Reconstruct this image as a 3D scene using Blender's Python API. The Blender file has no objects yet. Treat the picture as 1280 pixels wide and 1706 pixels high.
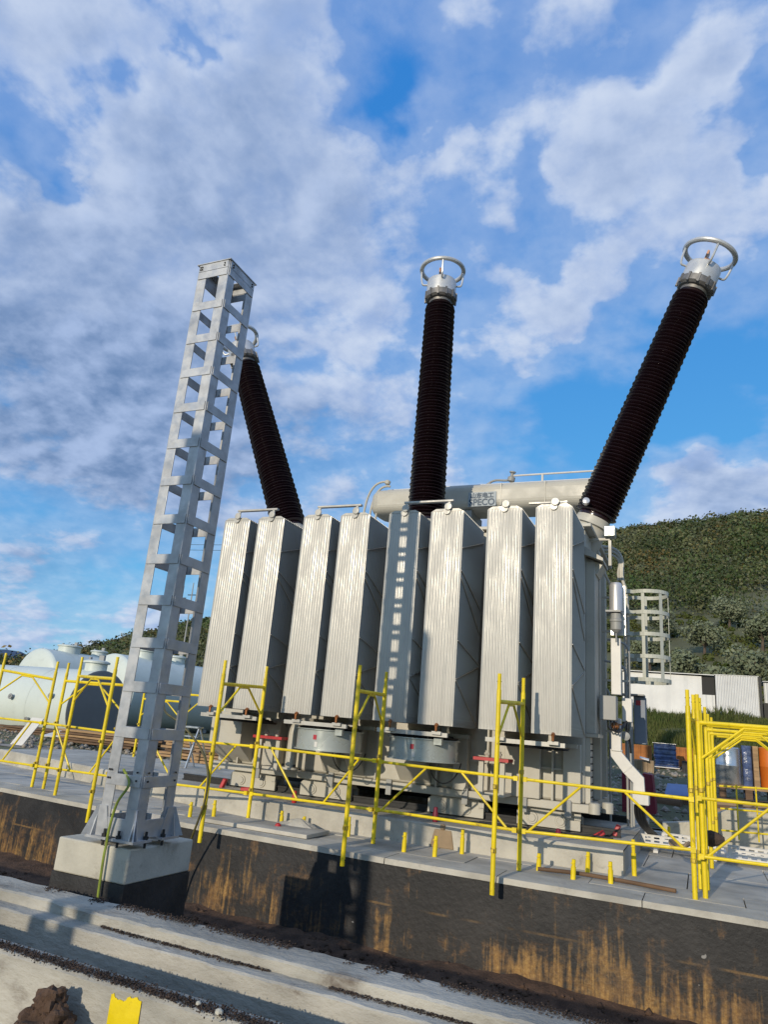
import bpy, bmesh, math, random
import numpy as np
from mathutils import Vector, Matrix, noise as mnoise

random.seed(7); RNG = np.random.default_rng(7)
scene = bpy.context.scene
COL = scene.collection
R = math.radians

# ------------------------------------------------------------------ camera
cam_d = bpy.data.cameras.new("camera"); cam = bpy.data.objects.new("camera", cam_d); COL.objects.link(cam)
cam_d.sensor_fit = 'VERTICAL'; cam_d.sensor_height = 36.0; cam_d.lens = 1186.76 / 1706 * 36
cam_d.clip_start = 0.05; cam_d.clip_end = 20000
cam.matrix_world = Matrix(((0.91744135, -0.08218377 * 0 + 0.04048639, 0.39580579, 0),
                           (0.38929064, -0.29682989, -0.87197753, 0),
                           (0.08218377, 0.95407173, -0.28808498, 1.31),
                           (0, 0, 0, 1)))
scene.camera = cam

# ------------------------------------------------------------------ sun, sky, exposure
SUN = Vector((-0.128, -1.0, 0.275)).normalized()
sun_d = bpy.data.lights.new("sun", 'SUN'); sun = bpy.data.objects.new("sun", sun_d); COL.objects.link(sun)
sun_d.energy = 3.1; sun_d.angle = R(0.53); sun_d.color = (1.0, 0.88, 0.70)
sun.rotation_euler = SUN.to_track_quat('Z', 'Y').to_euler()
sun.location = (-5, -30, 20)

world = bpy.data.worlds.new("World"); scene.world = world; world.use_nodes = True


class NT:
    """small node-tree helper"""
    def __init__(s, tree):
        s.t = tree; s.n = tree.nodes; s.l = tree.links
    def new(s, typ, **kw):
        n = s.n.new(typ)
        for k, v in kw.items():
            setattr(n, k, v)
        return n
    def link(s, a, b):
        s.l.new(a, b)
    def val(s, sock, v):
        if hasattr(v, 'node'):
            s.l.new(v, sock)
        else:
            sock.default_value = v
    def math(s, op, a, b=0.0, c=0.0, clamp=False):
        n = s.new('ShaderNodeMath', operation=op, use_clamp=clamp)
        s.val(n.inputs[0], a); s.val(n.inputs[1], b); s.val(n.inputs[2], c)
        return n.outputs[0]
    def vmath(s, op, a, b=(0, 0, 0)):
        n = s.new('ShaderNodeVectorMath', operation=op)
        s.val(n.inputs[0], a)
        if op == 'SCALE':
            s.val(n.inputs['Scale'], b)
        else:
            s.val(n.inputs[1], b)
        return n.outputs['Value'] if op in ('LENGTH', 'DISTANCE', 'DOT_PRODUCT') else n.outputs[0]
    def noise(s, vec, scale, detail=4.0, rough=0.55, dist=0.0, dim='3D'):
        n = s.new('ShaderNodeTexNoise', noise_dimensions=dim)
        s.val(n.inputs['Vector'], vec); n.inputs['Scale'].default_value = scale
        n.inputs['Detail'].default_value = detail; n.inputs['Roughness'].default_value = rough
        n.inputs['Distortion'].default_value = dist
        return n.outputs['Fac']
    def ramp(s, fac, lo, hi, a=0.0, b=1.0, smooth=True):
        n = s.new('ShaderNodeMapRange', interpolation_type='SMOOTHSTEP' if smooth else 'LINEAR')
        s.val(n.inputs['Value'], fac)
        n.inputs['From Min'].default_value = lo; n.inputs['From Max'].default_value = hi
        n.inputs['To Min'].default_value = a; n.inputs['To Max'].default_value = b
        return n.outputs[0]
    def mix(s, fac, a, b, blend='MIX'):
        n = s.new('ShaderNodeMix', data_type='RGBA', blend_type=blend)
        s.val(n.inputs[0], fac)
        for sock, v in ((n.inputs[6], a), (n.inputs[7], b)):
            if hasattr(v, 'node'):
                s.l.new(v, sock)
            else:
                sock.default_value = (v[0], v[1], v[2], 1)
        return n.outputs[2]


w = NT(world.node_tree)
for n in list(w.n):
    w.n.remove(n)
sky = w.new('ShaderNodeTexSky', sky_type='NISHITA', sun_disc=False)
sky.sun_elevation = math.asin(SUN.z); sky.sun_rotation = math.atan2(SUN.x, SUN.y) % (2 * math.pi)
sky.altitude = 100; sky.air_density = 1.0; sky.dust_density = 0.4; sky.ozone_density = 2.2
skyc = w.mix(1.0, w.mix(1.0, sky.outputs[0], (0.47, 0.71, 0.42), 'MULTIPLY'), (0.05, 1.15, 4.6), 'ADD')
tc = w.new('ShaderNodeTexCoord')
sep = w.new('ShaderNodeSeparateXYZ'); w.link(tc.outputs['Generated'], sep.inputs[0])
den = w.math('ADD', w.math('MAXIMUM', sep.outputs[2], 0.0), 0.35)
cmb = w.new('ShaderNodeCombineXYZ')
w.link(w.math('DIVIDE', sep.outputs[0], den), cmb.inputs[0]); w.link(w.math('DIVIDE', sep.outputs[1], den), cmb.inputs[1])
P = cmb.outputs[0]      # cloud-layer plane


def cloud_field(vec):
    a = w.noise(vec, 3.3, 10.0, 0.55, 0.12)
    b = w.noise(vec, 1.5, 2.0, 0.5, 0.0)
    c = w.noise(vec, 7.0, 6.0, 0.55, 0.0)
    puff = w.math('MULTIPLY', w.math('ABSOLUTE', w.math('SUBTRACT', c, 0.5)), 0.38)
    return w.math('ADD', puff, w.math('ADD', w.math('MULTIPLY', a, 0.70), w.math('MULTIPLY', b, 0.28)))


f0 = cloud_field(w.vmath('ADD', P, (5.3, 2.7, 0.0)))
f1 = cloud_field(w.vmath('ADD', P, (5.3 - 0.008, 2.7 - 0.030, 0.0)))
wn = w.new('ShaderNodeTexNoise'); w.link(P, wn.inputs['Vector']); wn.inputs['Scale'].default_value = 7.0; wn.inputs['Detail'].default_value = 5.0
Pd = w.vmath('ADD', P, w.vmath('SCALE', w.vmath('SUBTRACT', wn.outputs['Color'], (0.5, 0.5, 0.5)), 0.34))


def blob(px, py, r):
    sc = w.vmath('MULTIPLY', w.vmath('SUBTRACT', Pd, (px, py, 0.0)), (1, 1, 0))
    return w.ramp(w.vmath('LENGTH', sc), 0.0, r * 1.9, 1.0, 0.0)


# where the cloud layer opens (negative) and where it is thick (positive)
BLOBS = [(-0.257, 0.566, 0.058, -0.2), (-0.305, 0.578, 0.036, -0.12), (-0.044, 0.597, 0.021, -0.1), (-0.152, 0.575, 0.025, -0.08), (0.084, 0.698, 0.039, -0.16), (-0.132, 0.808, 0.052, -0.18), (-0.011, 1.117, 0.157, -0.36), (-0.186, 1.223, 0.174, -0.26), (0.083, 0.882, 0.06, -0.14), (-0.178, 0.726, 0.032, -0.12), (-0.722, 0.54, 0.031, -0.16), (-0.564, 0.444, 0.039, -0.18), (-0.484, 0.398, 0.021, -0.14), (-0.486, 0.921, 0.053, -0.1), (-1.307, 1.018, 0.111, -0.16), (-1.471, 1.318, 0.147, -0.1), (-0.956, 1.145, 0.071, -0.06), (0.075, 1.103, 0.101, -0.2), (-0.991, 0.862, 0.263, 0.24), (-0.494, 0.643, 0.177, 0.2), (-0.079, 0.682, 0.095, 0.17), (0.006, 0.624, 0.056, 0.12), (-0.196, 0.889, 0.096, 0.22), (-0.052, 1.056, 0.055, 0.16), (-0.826, 0.616, 0.116, 0.12), (-0.511, 1.091, 0.178, 0.1), (0.082, 1.398, 0.119, 0.3), (-0.418, 0.81, 0.094, 0.14), (-0.599, 0.366, 0.079, 0.14), (-0.435, 0.477, 0.075, 0.14), (0.047, 0.795, 0.046, 0.1), (-1.449, 1.196, 0.111, 0.08), (-0.27, 0.645, 0.046, 0.14)]
cov = f0
for bx, by, br, bw in BLOBS:
    cov = w.math('ADD', cov, w.math('MULTIPLY', blob(bx, by, br), bw * (0.82 if bw < 0 else 0.85)))
alpha = w.math('MAXIMUM', w.ramp(cov, 0.435, 0.60), w.ramp(cov, 0.25, 0.50, 0.0, 0.42))
thick = w.ramp(cov, 0.58, 0.88)
for bx, by, br, bw in [(-1.014, 0.887, 0.309, 0.75), (-0.985, 0.729, 0.157, 0.5), (-0.78, 0.891, 0.151, 0.4), (-1.493, 1.203, 0.137, 0.6), (-0.649, 1.177, 0.132, 0.35), (-0.471, 0.633, 0.124, 0.35), (-0.739, 0.547, 0.082, 0.35), (-0.974, 1.027, 0.225, 0.5)]:   # heavy, shaded cloud bases
    thick = w.math('ADD', thick, w.math('MULTIPLY', blob(bx, by, br), bw), clamp=True)
lit = w.ramp(w.math('SUBTRACT', f0, f1), -0.10, 0.11)
cl_hi = (5.3, 6.0, 7.3); cl_mid = (2.75, 3.8, 6.1); cl_lo = (1.15, 1.95, 3.6)
ccol = w.mix(lit, w.mix(thick, cl_mid, cl_lo), w.mix(thick, cl_hi, w.mix(0.75, cl_hi, cl_mid)))
out_c = w.mix(w.math('MULTIPLY', alpha, 0.95), skyc, ccol)
bg = w.new('ShaderNodeBackground'); w.link(out_c, bg.inputs['Color']); bg.inputs['Strength'].default_value = 0.12
wo = w.new('ShaderNodeOutputWorld'); w.link(bg.outputs[0], wo.inputs['Surface'])
world.cycles.sampling_method = 'MANUAL'; world.cycles.sample_map_resolution = 512

scene.view_settings.view_transform = 'Standard'; scene.view_settings.look = 'None'
scene.view_settings.exposure = 0.0; scene.view_settings.gamma = 1.0
scene.view_settings.use_curve_mapping = False

# ------------------------------------------------------------------ materials


def material(name, base, rough=0.6, metal=0.0, vary=0.15, vscale=3.0, dark=None, spots=0.0, sscale=8.0, bump=0.0, bscale=40.0,
             rvary=0.0, spec=0.5, stretch=(1, 1, 1)):
    m = bpy.data.materials.new(name); m.use_nodes = True
    t = NT(m.node_tree); p = t.n['Principled BSDF']
    tcn = t.new('ShaderNodeTexCoord'); mp = t.new('ShaderNodeMapping'); mp.inputs['Scale'].default_value = stretch
    t.link(tcn.outputs['Object'], mp.inputs['Vector']); v = mp.outputs[0]
    n1 = t.noise(v, vscale, 6.0, 0.6)
    lo = tuple(c * (1 - vary) for c in base); hi = tuple(min(1, c * (1 + vary)) for c in base)
    c = t.mix(t.ramp(n1, 0.3, 0.7), lo, hi)
    if spots > 0:
        n2 = t.noise(v, sscale, 8.0, 0.7, 0.4)
        c = t.mix(t.math('MULTIPLY', t.ramp(n2, 0.55, 0.72), spots), c, dark or tuple(x * 0.4 for x in base))
    t.link(c, p.inputs['Base Color'])
    p.inputs['Metallic'].default_value = metal; p.inputs['Specular IOR Level'].default_value = spec
    if rvary > 0:
        t.link(t.ramp(t.noise(v, vscale * 1.7, 4.0), 0.3, 0.7, max(0.03, rough - rvary), min(1, rough + rvary)), p.inputs['Roughness'])
    else:
        p.inputs['Roughness'].default_value = rough
    if bump > 0:
        b = t.new('ShaderNodeBump'); b.inputs['Strength'].default_value = bump; b.inputs['Distance'].default_value = 0.02
        t.link(t.noise(v, bscale, 6.0, 0.6), b.inputs['Height']); t.link(b.outputs[0], p.inputs['Normal'])
    return m


M = {}
M['tank'] = material('cream_grey_paint', (0.46, 0.435, 0.37), 0.5, 0, 0.07, 2.0, (0.25, 0.19, 0.12), 0.25, 3.0, rvary=0.1)
M['rad'] = material('radiator_paint', (0.45, 0.432, 0.388), 0.38, 0.12, 0.07, 1.6, (0.22, 0.19, 0.15), 0.2, 2.5, rvary=0.12, stretch=(3, 3, 0.8), bump=0.16, bscale=3)
M['fan'] = material('fan_grey', (0.42, 0.45, 0.43), 0.3, 0.3, 0.06, 3.0, rvary=0.1)
M['porcelain'] = material('brown_porcelain', (0.017, 0.0075, 0.010), 0.2, 0, 0.2, 4.0)
M['alu'] = material('cast_aluminium', (0.58, 0.58, 0.57), 0.42, 0.45, 0.06, 6.0, rvary=0.08)
M['alu_dark'] = material('weathered_clamp', (0.20, 0.19, 0.18), 0.5, 0.5, 0.2, 12.0)
M['copper'] = material('copper', (0.32, 0.17, 0.10), 0.4, 0.7, 0.2, 10.0)
M['galv'] = material('galvanized_steel', (0.42, 0.425, 0.43), 0.45, 0.45, 0.16, 7.0, (0.30, 0.31, 0.33), 0.25, 14.0, rvary=0.12)
M['yellow'] = material('yellow_paint', (0.76, 0.57, 0.008), 0.45, 0, 0.14, 3.0, (0.26, 0.15, 0.03), 0.75, 9.0, rvary=0.15, bump=0.15, bscale=30)
M['clamp_steel'] = material('worn_clamp_paint', (0.50, 0.36, 0.03), 0.5, 0.2, 0.3, 10.0, (0.16, 0.10, 0.04), 0.8, 16.0)
M['white_steel'] = material('white_powder_coat', (0.62, 0.60, 0.56), 0.45, 0, 0.05, 5.0, (0.4, 0.38, 0.34), 0.3, 9.0)
M['pale_green'] = material('pale_ladder_paint', (0.44, 0.45, 0.39), 0.5, 0, 0.06, 4.0)
M['red'] = material('red_paint', (0.42, 0.018, 0.022), 0.45, 0, 0.15, 9.0)
M['maroon'] = material('maroon_sheet', (0.19, 0.012, 0.03), 0.55, 0, 0.15, 4.0)
M['black'] = material('black_rubber', (0.015, 0.015, 0.016), 0.5, 0, 0.2, 10.0)
M['dark'] = material('dark_grille', (0.02, 0.02, 0.02), 0.6, 0.2, 0.2, 10.0)
M['brass'] = material('brass_valve', (0.36, 0.14, 0.05), 0.4, 0.6, 0.2, 12.0)
M['conc'] = material('pale_concrete', (0.43, 0.40, 0.335), 0.9, 0, 0.2, 2.2, (0.15, 0.13, 0.11), 0.5, 5.0, bump=0.35, bscale=35)
M['conc_b'] = material('block_concrete', (0.47, 0.44, 0.36), 0.9, 0, 0.12, 2.6, (0.20, 0.17, 0.13), 0.45, 7.0, bump=0.3, bscale=30)
M['conc_t'] = material('trench_concrete', (0.35, 0.33, 0.28), 0.85, 0, 0.34, 1.7, (0.13, 0.10, 0.075), 0.9, 2.2, bump=0.7, bscale=22, stretch=(0.6, 1, 1.3))
M['slab'] = material('floor_slab_stone', (0.42, 0.39, 0.33), 0.75, 0, 0.28, 1.3, (0.36, 0.35, 0.33), 0.35, 4.0, bump=0.25, bscale=22, rvary=0.15)
M['bitumen'] = material('black_bitumen', (0.022, 0.021, 0.021), 0.62, 0, 0.4, 3.0, bump=0.3, bscale=30)
M['soil'] = material('brown_soil', (0.085, 0.048, 0.028), 0.95, 0, 0.45, 6.0, (0.03, 0.018, 0.012), 0.6, 14.0, bump=1.0, bscale=38)
M['soil_dark'] = material('dark_crumbs', (0.055, 0.036, 0.026), 0.95, 0, 0.4, 9.0, bump=0.6, bscale=60)
M['wood'] = material('raw_timber', (0.34, 0.21, 0.10), 0.75, 0, 0.25, 2.0, stretch=(1, 9, 9), bump=0.2, bscale=12)
M['wood_dark'] = material('old_timber', (0.13, 0.075, 0.040), 0.8, 0, 0.3, 2.0, stretch=(1, 9, 9))
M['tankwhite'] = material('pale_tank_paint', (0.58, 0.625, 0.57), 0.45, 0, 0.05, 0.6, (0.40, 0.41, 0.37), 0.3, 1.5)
M['tank_end'] = material('tank_paint_shade_tone', (0.17, 0.175, 0.175), 0.6, 0, 0.08, 0.8)  # tank end cap: its shade is put into the base colour
M['orange'] = material('orange_rust_plate', (0.36, 0.13, 0.03), 0.8, 0, 0.3, 2.5, (0.14, 0.05, 0.02), 0.5, 4.0)
M['orange_b'] = material('orange_plastic', (0.62, 0.16, 0.02), 0.45, 0, 0.08, 3.0)
M['bluewrap'] = material('blue_stretch_wrap', (0.065, 0.095, 0.20), 0.16, 0, 0.45, 5.0, (0.35, 0.40, 0.48), 0.5, 6.0, bump=0.5, bscale=9)
M['bluelid'] = material('blue_lid', (0.16, 0.23, 0.42), 0.45, 0, 0.1, 3.0)
M['bluegrey'] = material('blue_grey_cabinet', (0.17, 0.20, 0.25), 0.5, 0, 0.08, 3.0)
M['tan'] = material('tan_board', (0.28, 0.20, 0.12), 0.8, 0, 0.2, 3.0)
M['silver'] = material('silver_sheet', (0.62, 0.63, 0.64), 0.28, 0.8, 0.06, 3.0, rvary=0.08)
M['chrome'] = material('polished_sheet', (0.62, 0.60, 0.58), 0.38, 0.6, 0.05, 3.0)
M['shed'] = material('white_corrugated_sheet', (0.55, 0.55, 0.54), 0.5, 0.1, 0.07, 0.8, (0.33, 0.30, 0.27), 0.35, 1.2)
M['cable_y'] = material('green_yellow_sheath', (0.22, 0.27, 0.035), 0.5, 0, 0.3, 9.0)
M['cable_o'] = material('olive_cable', (0.085, 0.075, 0.025), 0.5, 0, 0.3, 9.0)
M['grey_cab'] = material('grey_box_paint', (0.30, 0.30, 0.285), 0.5, 0, 0.06, 3.0)
M['letter'] = material('dark_blue_print', (0.008, 0.045, 0.095), 0.5, 0, 0.05, 3.0)
M['plate'] = material('blue_grey_plate', (0.30, 0.345, 0.38), 0.5, 0, 0.05, 3.0)
M['redlabel'] = material('red_label', (0.40, 0.01, 0.03), 0.4, 0, 0.05, 3.0)
M['glassdark'] = material('dark_opening', (0.012, 0.012, 0.012), 0.7, 0, 0.1, 3.0)
M['terrain'] = material('dry_earth_and_grass', (0.10, 0.10, 0.045), 0.95, 0, 0.35, 0.12, (0.060, 0.085, 0.024), 1.0, 0.16, bump=0.5, bscale=2)
M['gravel'] = material('site_gravel', (0.27, 0.235, 0.19), 0.95, 0, 0.3, 1.2, (0.10, 0.075, 0.055), 0.6, 2.0, bump=0.7, bscale=18)
M['mountain'] = material('hazed_far_mountain', (0.045, 0.085, 0.15), 0.95, 0, 0.15, 0.002)  # bluish distance haze is mixed into the base colour
M['trunk'] = material('bark', (0.10, 0.075, 0.055), 0.9, 0, 0.2, 3.0)


def leaf_material(name, a, b, c, scale, tint=False):
    m = bpy.data.materials.new(name); m.use_nodes = True
    t = NT(m.node_tree); p = t.n['Principled BSDF']
    tcn = t.new('ShaderNodeTexCoord')
    geo = t.new('ShaderNodeNewGeometry')
    n1 = t.noise(tcn.outputs['Object'], scale, 3.0, 0.6)
    col = t.mix(t.ramp(n1, 0.35, 0.65), a, b)
    col = t.mix(t.ramp(geo.outputs['Random Per Island'], 0.5, 1.0, 0.0, 0.45), col, c)
    if tint:      # each tree has its own leaf colour
        at = t.new('ShaderNodeAttribute', attribute_name='tint')
        col = t.mix(1.0, col, at.outputs['Color'], 'MULTIPLY')
    t.link(col, p.inputs['Base Color']); p.inputs['Roughness'].default_value = 0.75
    p.inputs['Specular IOR Level'].default_value = 0.2
    return m


M['forest'] = leaf_material('mixed_forest_leaves', (0.070, 0.094, 0.034), (0.125, 0.130, 0.060), (0.17, 0.145, 0.08), 0.05, True)
M['olive'] = leaf_material('olive_leaves', (0.125, 0.15, 0.085), (0.17, 0.19, 0.115), (0.24, 0.25, 0.17), 0.6)
M['grass'] = leaf_material('tall_grass_blades', (0.050, 0.072, 0.014), (0.080, 0.092, 0.022), (0.14, 0.125, 0.05), 0.35)


def rust_wall_material():
    m = bpy.data.materials.new('bitumen_with_rust_stains'); m.use_nodes = True
    t = NT(m.node_tree); p = t.n['Principled BSDF']
    tcn = t.new('ShaderNodeTexCoord'); v = tcn.outputs['Object']
    s = t.new('ShaderNodeSeparateXYZ'); t.link(v, s.inputs[0])
    mp = t.new('ShaderNodeMapping'); mp.inputs['Scale'].default_value = (19, 19, 1.5); t.link(v, mp.inputs[0])
    streak = t.noise(mp.outputs[0], 1.0, 6.0, 0.62, 0.3)
    mp2 = t.new('ShaderNodeMapping'); mp2.inputs['Scale'].default_value = (1.6, 1.6, 0.8); t.link(v, mp2.inputs[0])
    patch = t.noise(mp2.outputs[0], 1.0, 3.0, 0.6)
    low = t.ramp(s.outputs[2], -0.05, -0.95, -0.07, 0.09, smooth=False)
    k = t.math('ADD', t.math('ADD', t.math('MULTIPLY', streak, 0.72), t.math('MULTIPLY', patch, 0.50)), low)
    k = t.math('ADD', k, t.math('MULTIPLY', t.noise(v, 24.0, 6.0, 0.72), 0.20))
    for (cx, cz, rx, rz, wt) in ((-5.15, -0.55, 0.75, 0.6, 0.20), (-8.6, -0.6, 1.5, 0.6, 0.17), (-0.7, -0.75, 1.3, 0.55, 0.17), (-1.75, -0.72, 0.3, 0.2, 0.22), (-3.0, -0.75, 0.25, 0.5, 0.12), (-3.9, -0.7, 0.5, 0.5, 0.06), (1.0, -0.6, 0.9, 0.5, 0.08)):
        d = t.vmath('LENGTH', t.vmath('MULTIPLY', t.vmath('SUBTRACT', v, (cx, 7.7, cz)), (1 / rx, 0, 1 / rz)))
        k = t.math('ADD', k, t.ramp(d, 0.0, 1.6, wt, 0.0))
    line = t.math('MULTIPLY', t.ramp(t.math('ABSOLUTE', t.math('ADD', s.outputs[2], 0.43)), 0.004, 0.016, 1.0, 0.0), t.ramp(t.noise(v, 1.3, 3.0), 0.45, 0.6))
    k = t.math('ADD', k, t.math('MULTIPLY', t.math('SUBTRACT', t.noise(v, 5.0, 4.0, 0.6), 0.5), 0.35))
    mask = t.math('MAXIMUM', t.ramp(k, 0.84, 1.10), t.math('MULTIPLY', line, 0.6))
    fine = t.noise(v, 30.0, 6.0, 0.7)
    base = t.mix(t.ramp(t.noise(v, 2.2, 8.0, 0.7, 0.6), 0.32, 0.78), (0.008, 0.0075, 0.008), (0.032, 0.029, 0.027))
    rust = t.mix(t.ramp(fine, 0.3, 0.7), (0.20, 0.095, 0.022), (0.42, 0.25, 0.075))
    sm = t.math('ADD', t.noise(v, 3.2, 9.0, 0.74, 0.5), t.math('MULTIPLY', t.math('SUBTRACT', k, 0.85), 0.55))
    base = t.mix(t.math('MULTIPLY', t.ramp(sm, 0.47, 0.66), 0.75), base, t.mix(fine, (0.085, 0.042, 0.016), (0.22, 0.12, 0.045)))
    c = t.mix(t.math('MULTIPLY', mask, 0.9), base, rust)
    # pale chips
    chip = t.ramp(t.noise(v, 9.0, 2.0, 0.5), 0.76, 0.80)
    c = t.mix(t.math('MULTIPLY', chip, 0.6), c, (0.4, 0.38, 0.35))
    t.link(c, p.inputs['Base Color']); p.inputs['Roughness'].default_value = 0.6
    b = t.new('ShaderNodeBump'); b.inputs['Strength'].default_value = 0.35; b.inputs['Distance'].default_value = 0.02
    t.link(t.noise(v, 22.0, 6.0, 0.65), b.inputs['Height']); t.link(b.outputs[0], p.inputs['Normal'])
    return m


M['rustwall'] = rust_wall_material()

# ------------------------------------------------------------------ mesh helpers


class MB:
    def __init__(s):
        s.v = []; s.f = []
    def quad(s, *pts):
        n = len(s.v); s.v += [tuple(p) for p in pts]; s.f.append(tuple(range(n, n + len(pts)))); return s
    def box(s, x0, x1, y0, y1, z0, z1):
        n = len(s.v)
        s.v += [(x0, y0, z0), (x1, y0, z0), (x1, y1, z0), (x0, y1, z0), (x0, y0, z1), (x1, y0, z1), (x1, y1, z1), (x0, y1, z1)]
        for q in ((0, 3, 2, 1), (4, 5, 6, 7), (0, 1, 5, 4), (1, 2, 6, 5), (2, 3, 7, 6), (3, 0, 4, 7)):
            s.f.append(tuple(n + i for i in q))
        return s
    def obox(s, c, ax, ay, az):
        """oriented box: centre and three half-axis vectors"""
        c = Vector(c); ax = Vector(ax); ay = Vector(ay); az = Vector(az); n = len(s.v)
        for k in (-1, 1):
            for (i, j) in ((-1, -1), (1, -1), (1, 1), (-1, 1)):
                s.v.append(tuple(c + ax * i + ay * j + az * k))
        for q in ((0, 3, 2, 1), (4, 5, 6, 7), (0, 1, 5, 4), (1, 2, 6, 5), (2, 3, 7, 6), (3, 0, 4, 7)):
            s.f.append(tuple(n + i for i in q))
        return s
    def bar(s, p0, p1, w, h, up=(0, 0, 1)):
        """rectangular bar from p0 to p1, w across, h along up"""
        p0 = Vector(p0); p1 = Vector(p1); d = (p1 - p0); L = d.length; d.normalize()
        side = d.cross(Vector(up))
        if side.length < 1e-4:
            side = d.cross(Vector((1, 0, 0)))
        side.normalize(); u = side.cross(d).normalized()
        return s.obox((p0 + p1) / 2, d * L / 2, side * w / 2, u * h / 2)
    def prism(s, poly, d):
        """extrude a polygon (3d points) by vector d"""
        n = len(s.v); k = len(poly); d = Vector(d)
        s.v += [tuple(p) for p in poly] + [tuple(Vector(p) + d) for p in poly]
        s.f.append(tuple(n + i for i in reversed(range(k)))); s.f.append(tuple(n + k + i for i in range(k)))
        for i in range(k):
            j = (i + 1) % k
            s.f.append((n + i, n + j, n + k + j, n + k + i))
        return s
    def lathe(s, prof, p0, axis=(0, 0, 1), n=24, caps=True):
        """prof: (radius, height along axis)"""
        p0 = Vector(p0); a = Vector(axis).normalized()
        u = a.cross(Vector((0, 0, 1)) if abs(a.z) < 0.9 else Vector((1, 0, 0))).normalized(); v = a.cross(u)
        b = len(s.v)
        cs = [(math.cos(2 * math.pi * i / n), math.sin(2 * math.pi * i / n)) for i in range(n)]
        for r, h in prof:
            o = p0 + a * h
            for c, sn in cs:
                s.v.append(tuple(o + (u * c + v * sn) * r))
        for k in range(len(prof) - 1):
            for i in range(n):
                j = (i + 1) % n
                s.f.append((b + k * n + i, b + k * n + j, b + (k + 1) * n + j, b + (k + 1) * n + i))
        if caps:
            s.f.append(tuple(b + i for i in reversed(range(n)))); e = b + (len(prof) - 1) * n
            s.f.append(tuple(e + i for i in range(n)))
        return s
    def cyl(s, p0, p1, r, r1=None, n=12):
        d = Vector(p1) - Vector(p0)
        return s.lathe([(r, 0), (r if r1 is None else r1, d.length)], p0, d, n)
    def tube(s, pts, r, n=8, closed=False):
        pts = [Vector(p) for p in pts]; b = len(s.v); K = len(pts)
        up = None
        for i, p in enumerate(pts):
            if closed:
                d = pts[(i + 1) % K] - pts[i - 1]
            else:
                d = pts[min(i + 1, K - 1)] - pts[max(i - 1, 0)]
            d.normalize()
            if up is None:
                up = d.cross(Vector((0, 0, 1)) if abs(d.z) < 0.9 else Vector((1, 0, 0))).normalized()
            up = (up - d * up.dot(d)).normalized(); w_ = d.cross(up)
            for k in range(n):
                a = 2 * math.pi * k / n
                s.v.append(tuple(p + (up * math.cos(a) + w_ * math.sin(a)) * r))
        for i in range(K if closed else K - 1):
            i2 = (i + 1) % K
            for k in range(n):
                k2 = (k + 1) % n
                s.f.append((b + i * n + k, b + i * n + k2, b + i2 * n + k2, b + i2 * n + k))
        if not closed:
            s.f.append(tuple(b + k for k in reversed(range(n)))); s.f.append(tuple(b + (K - 1) * n + k for k in range(n)))
        return s
    def mesh(s, name, mat, origin=(0, 0, 0), smooth=True, angle=35):
        me = bpy.data.meshes.new(name)
        o = np.array(origin)
        vs = (np.array(s.v) - o).tolist() if s.v else []
        me.from_pydata(vs, [], s.f); me.materials.append(mat)
        bm = bmesh.new(); bm.from_mesh(me); bmesh.ops.recalc_face_normals(bm, faces=bm.faces); bm.to_mesh(me); bm.free()
        if smooth:
            for p in me.polygons:
                p.use_smooth = True
            me.set_sharp_from_angle(angle=R(angle))
        me.update(); return me


def bez(p0, p1, p2, p3, n=14):
    p0, p1, p2, p3 = map(Vector, (p0, p1, p2, p3))
    return [(p0 * (1 - t) ** 3 + p1 * 3 * t * (1 - t) ** 2 + p2 * 3 * t * t * (1 - t) + p3 * t ** 3) for t in [i / n for i in range(n + 1)]]


def smooth_path(pts, k=6):
    pts = [Vector(p) for p in pts]; out = []
    P_ = [pts[0]] + pts + [pts[-1]]
    for i in range(1, len(P_) - 2):
        a, b, c, d = P_[i - 1:i + 3]
        for j in range(k):
            t = j / k
            out.append(0.5 * ((2 * b) + (c - a) * t + (2 * a - 5 * b + 4 * c - d) * t * t + (3 * b - a - 3 * c + d) * t ** 3))
    out.append(pts[-1]); return out


def link(o, parent=None):
    COL.objects.link(o)
    if parent is not None:
        o.parent = parent
    return o


WORLD_POS = {}


class Thing:
    """an Empty at the thing's base; parts are given in world coordinates"""
    def __init__(s, name, label, cat, loc=(0, 0, 0), group=None):
        s.o = bpy.data.objects.new(name, None); s.o.location = loc; s.o.empty_display_size = 0.2; link(s.o)
        s.loc = Vector(loc); s.o['label'] = label; s.o['category'] = cat
        if group:
            s.o['group'] = group
    def part(s, name, mb, mat, parent=None, bevel=0.0, label=None, stuff=False, smooth=True, angle=35):
        me = mb if isinstance(mb, bpy.types.Mesh) else mb.mesh(name, M[mat] if isinstance(mat, str) else mat, s.loc, smooth, angle)
        o = bpy.data.objects.new(name, me); link(o, parent if parent is not None else s.o)
        if bevel:
            b = o.modifiers.new('bevel', 'BEVEL'); b.width = bevel; b.segments = 2; b.limit_method = 'ANGLE'; b.angle_limit = R(40)
        if label:
            o['label'] = label
        if stuff:
            o['kind'] = 'stuff'
        return o
    def inst(s, name, me, offset, parent=None, rot=None):
        o = bpy.data.objects.new(name, me); link(o, parent if parent is not None else s.o); o.location = offset
        if rot:
            o.rotation_euler = rot
        return o


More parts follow.
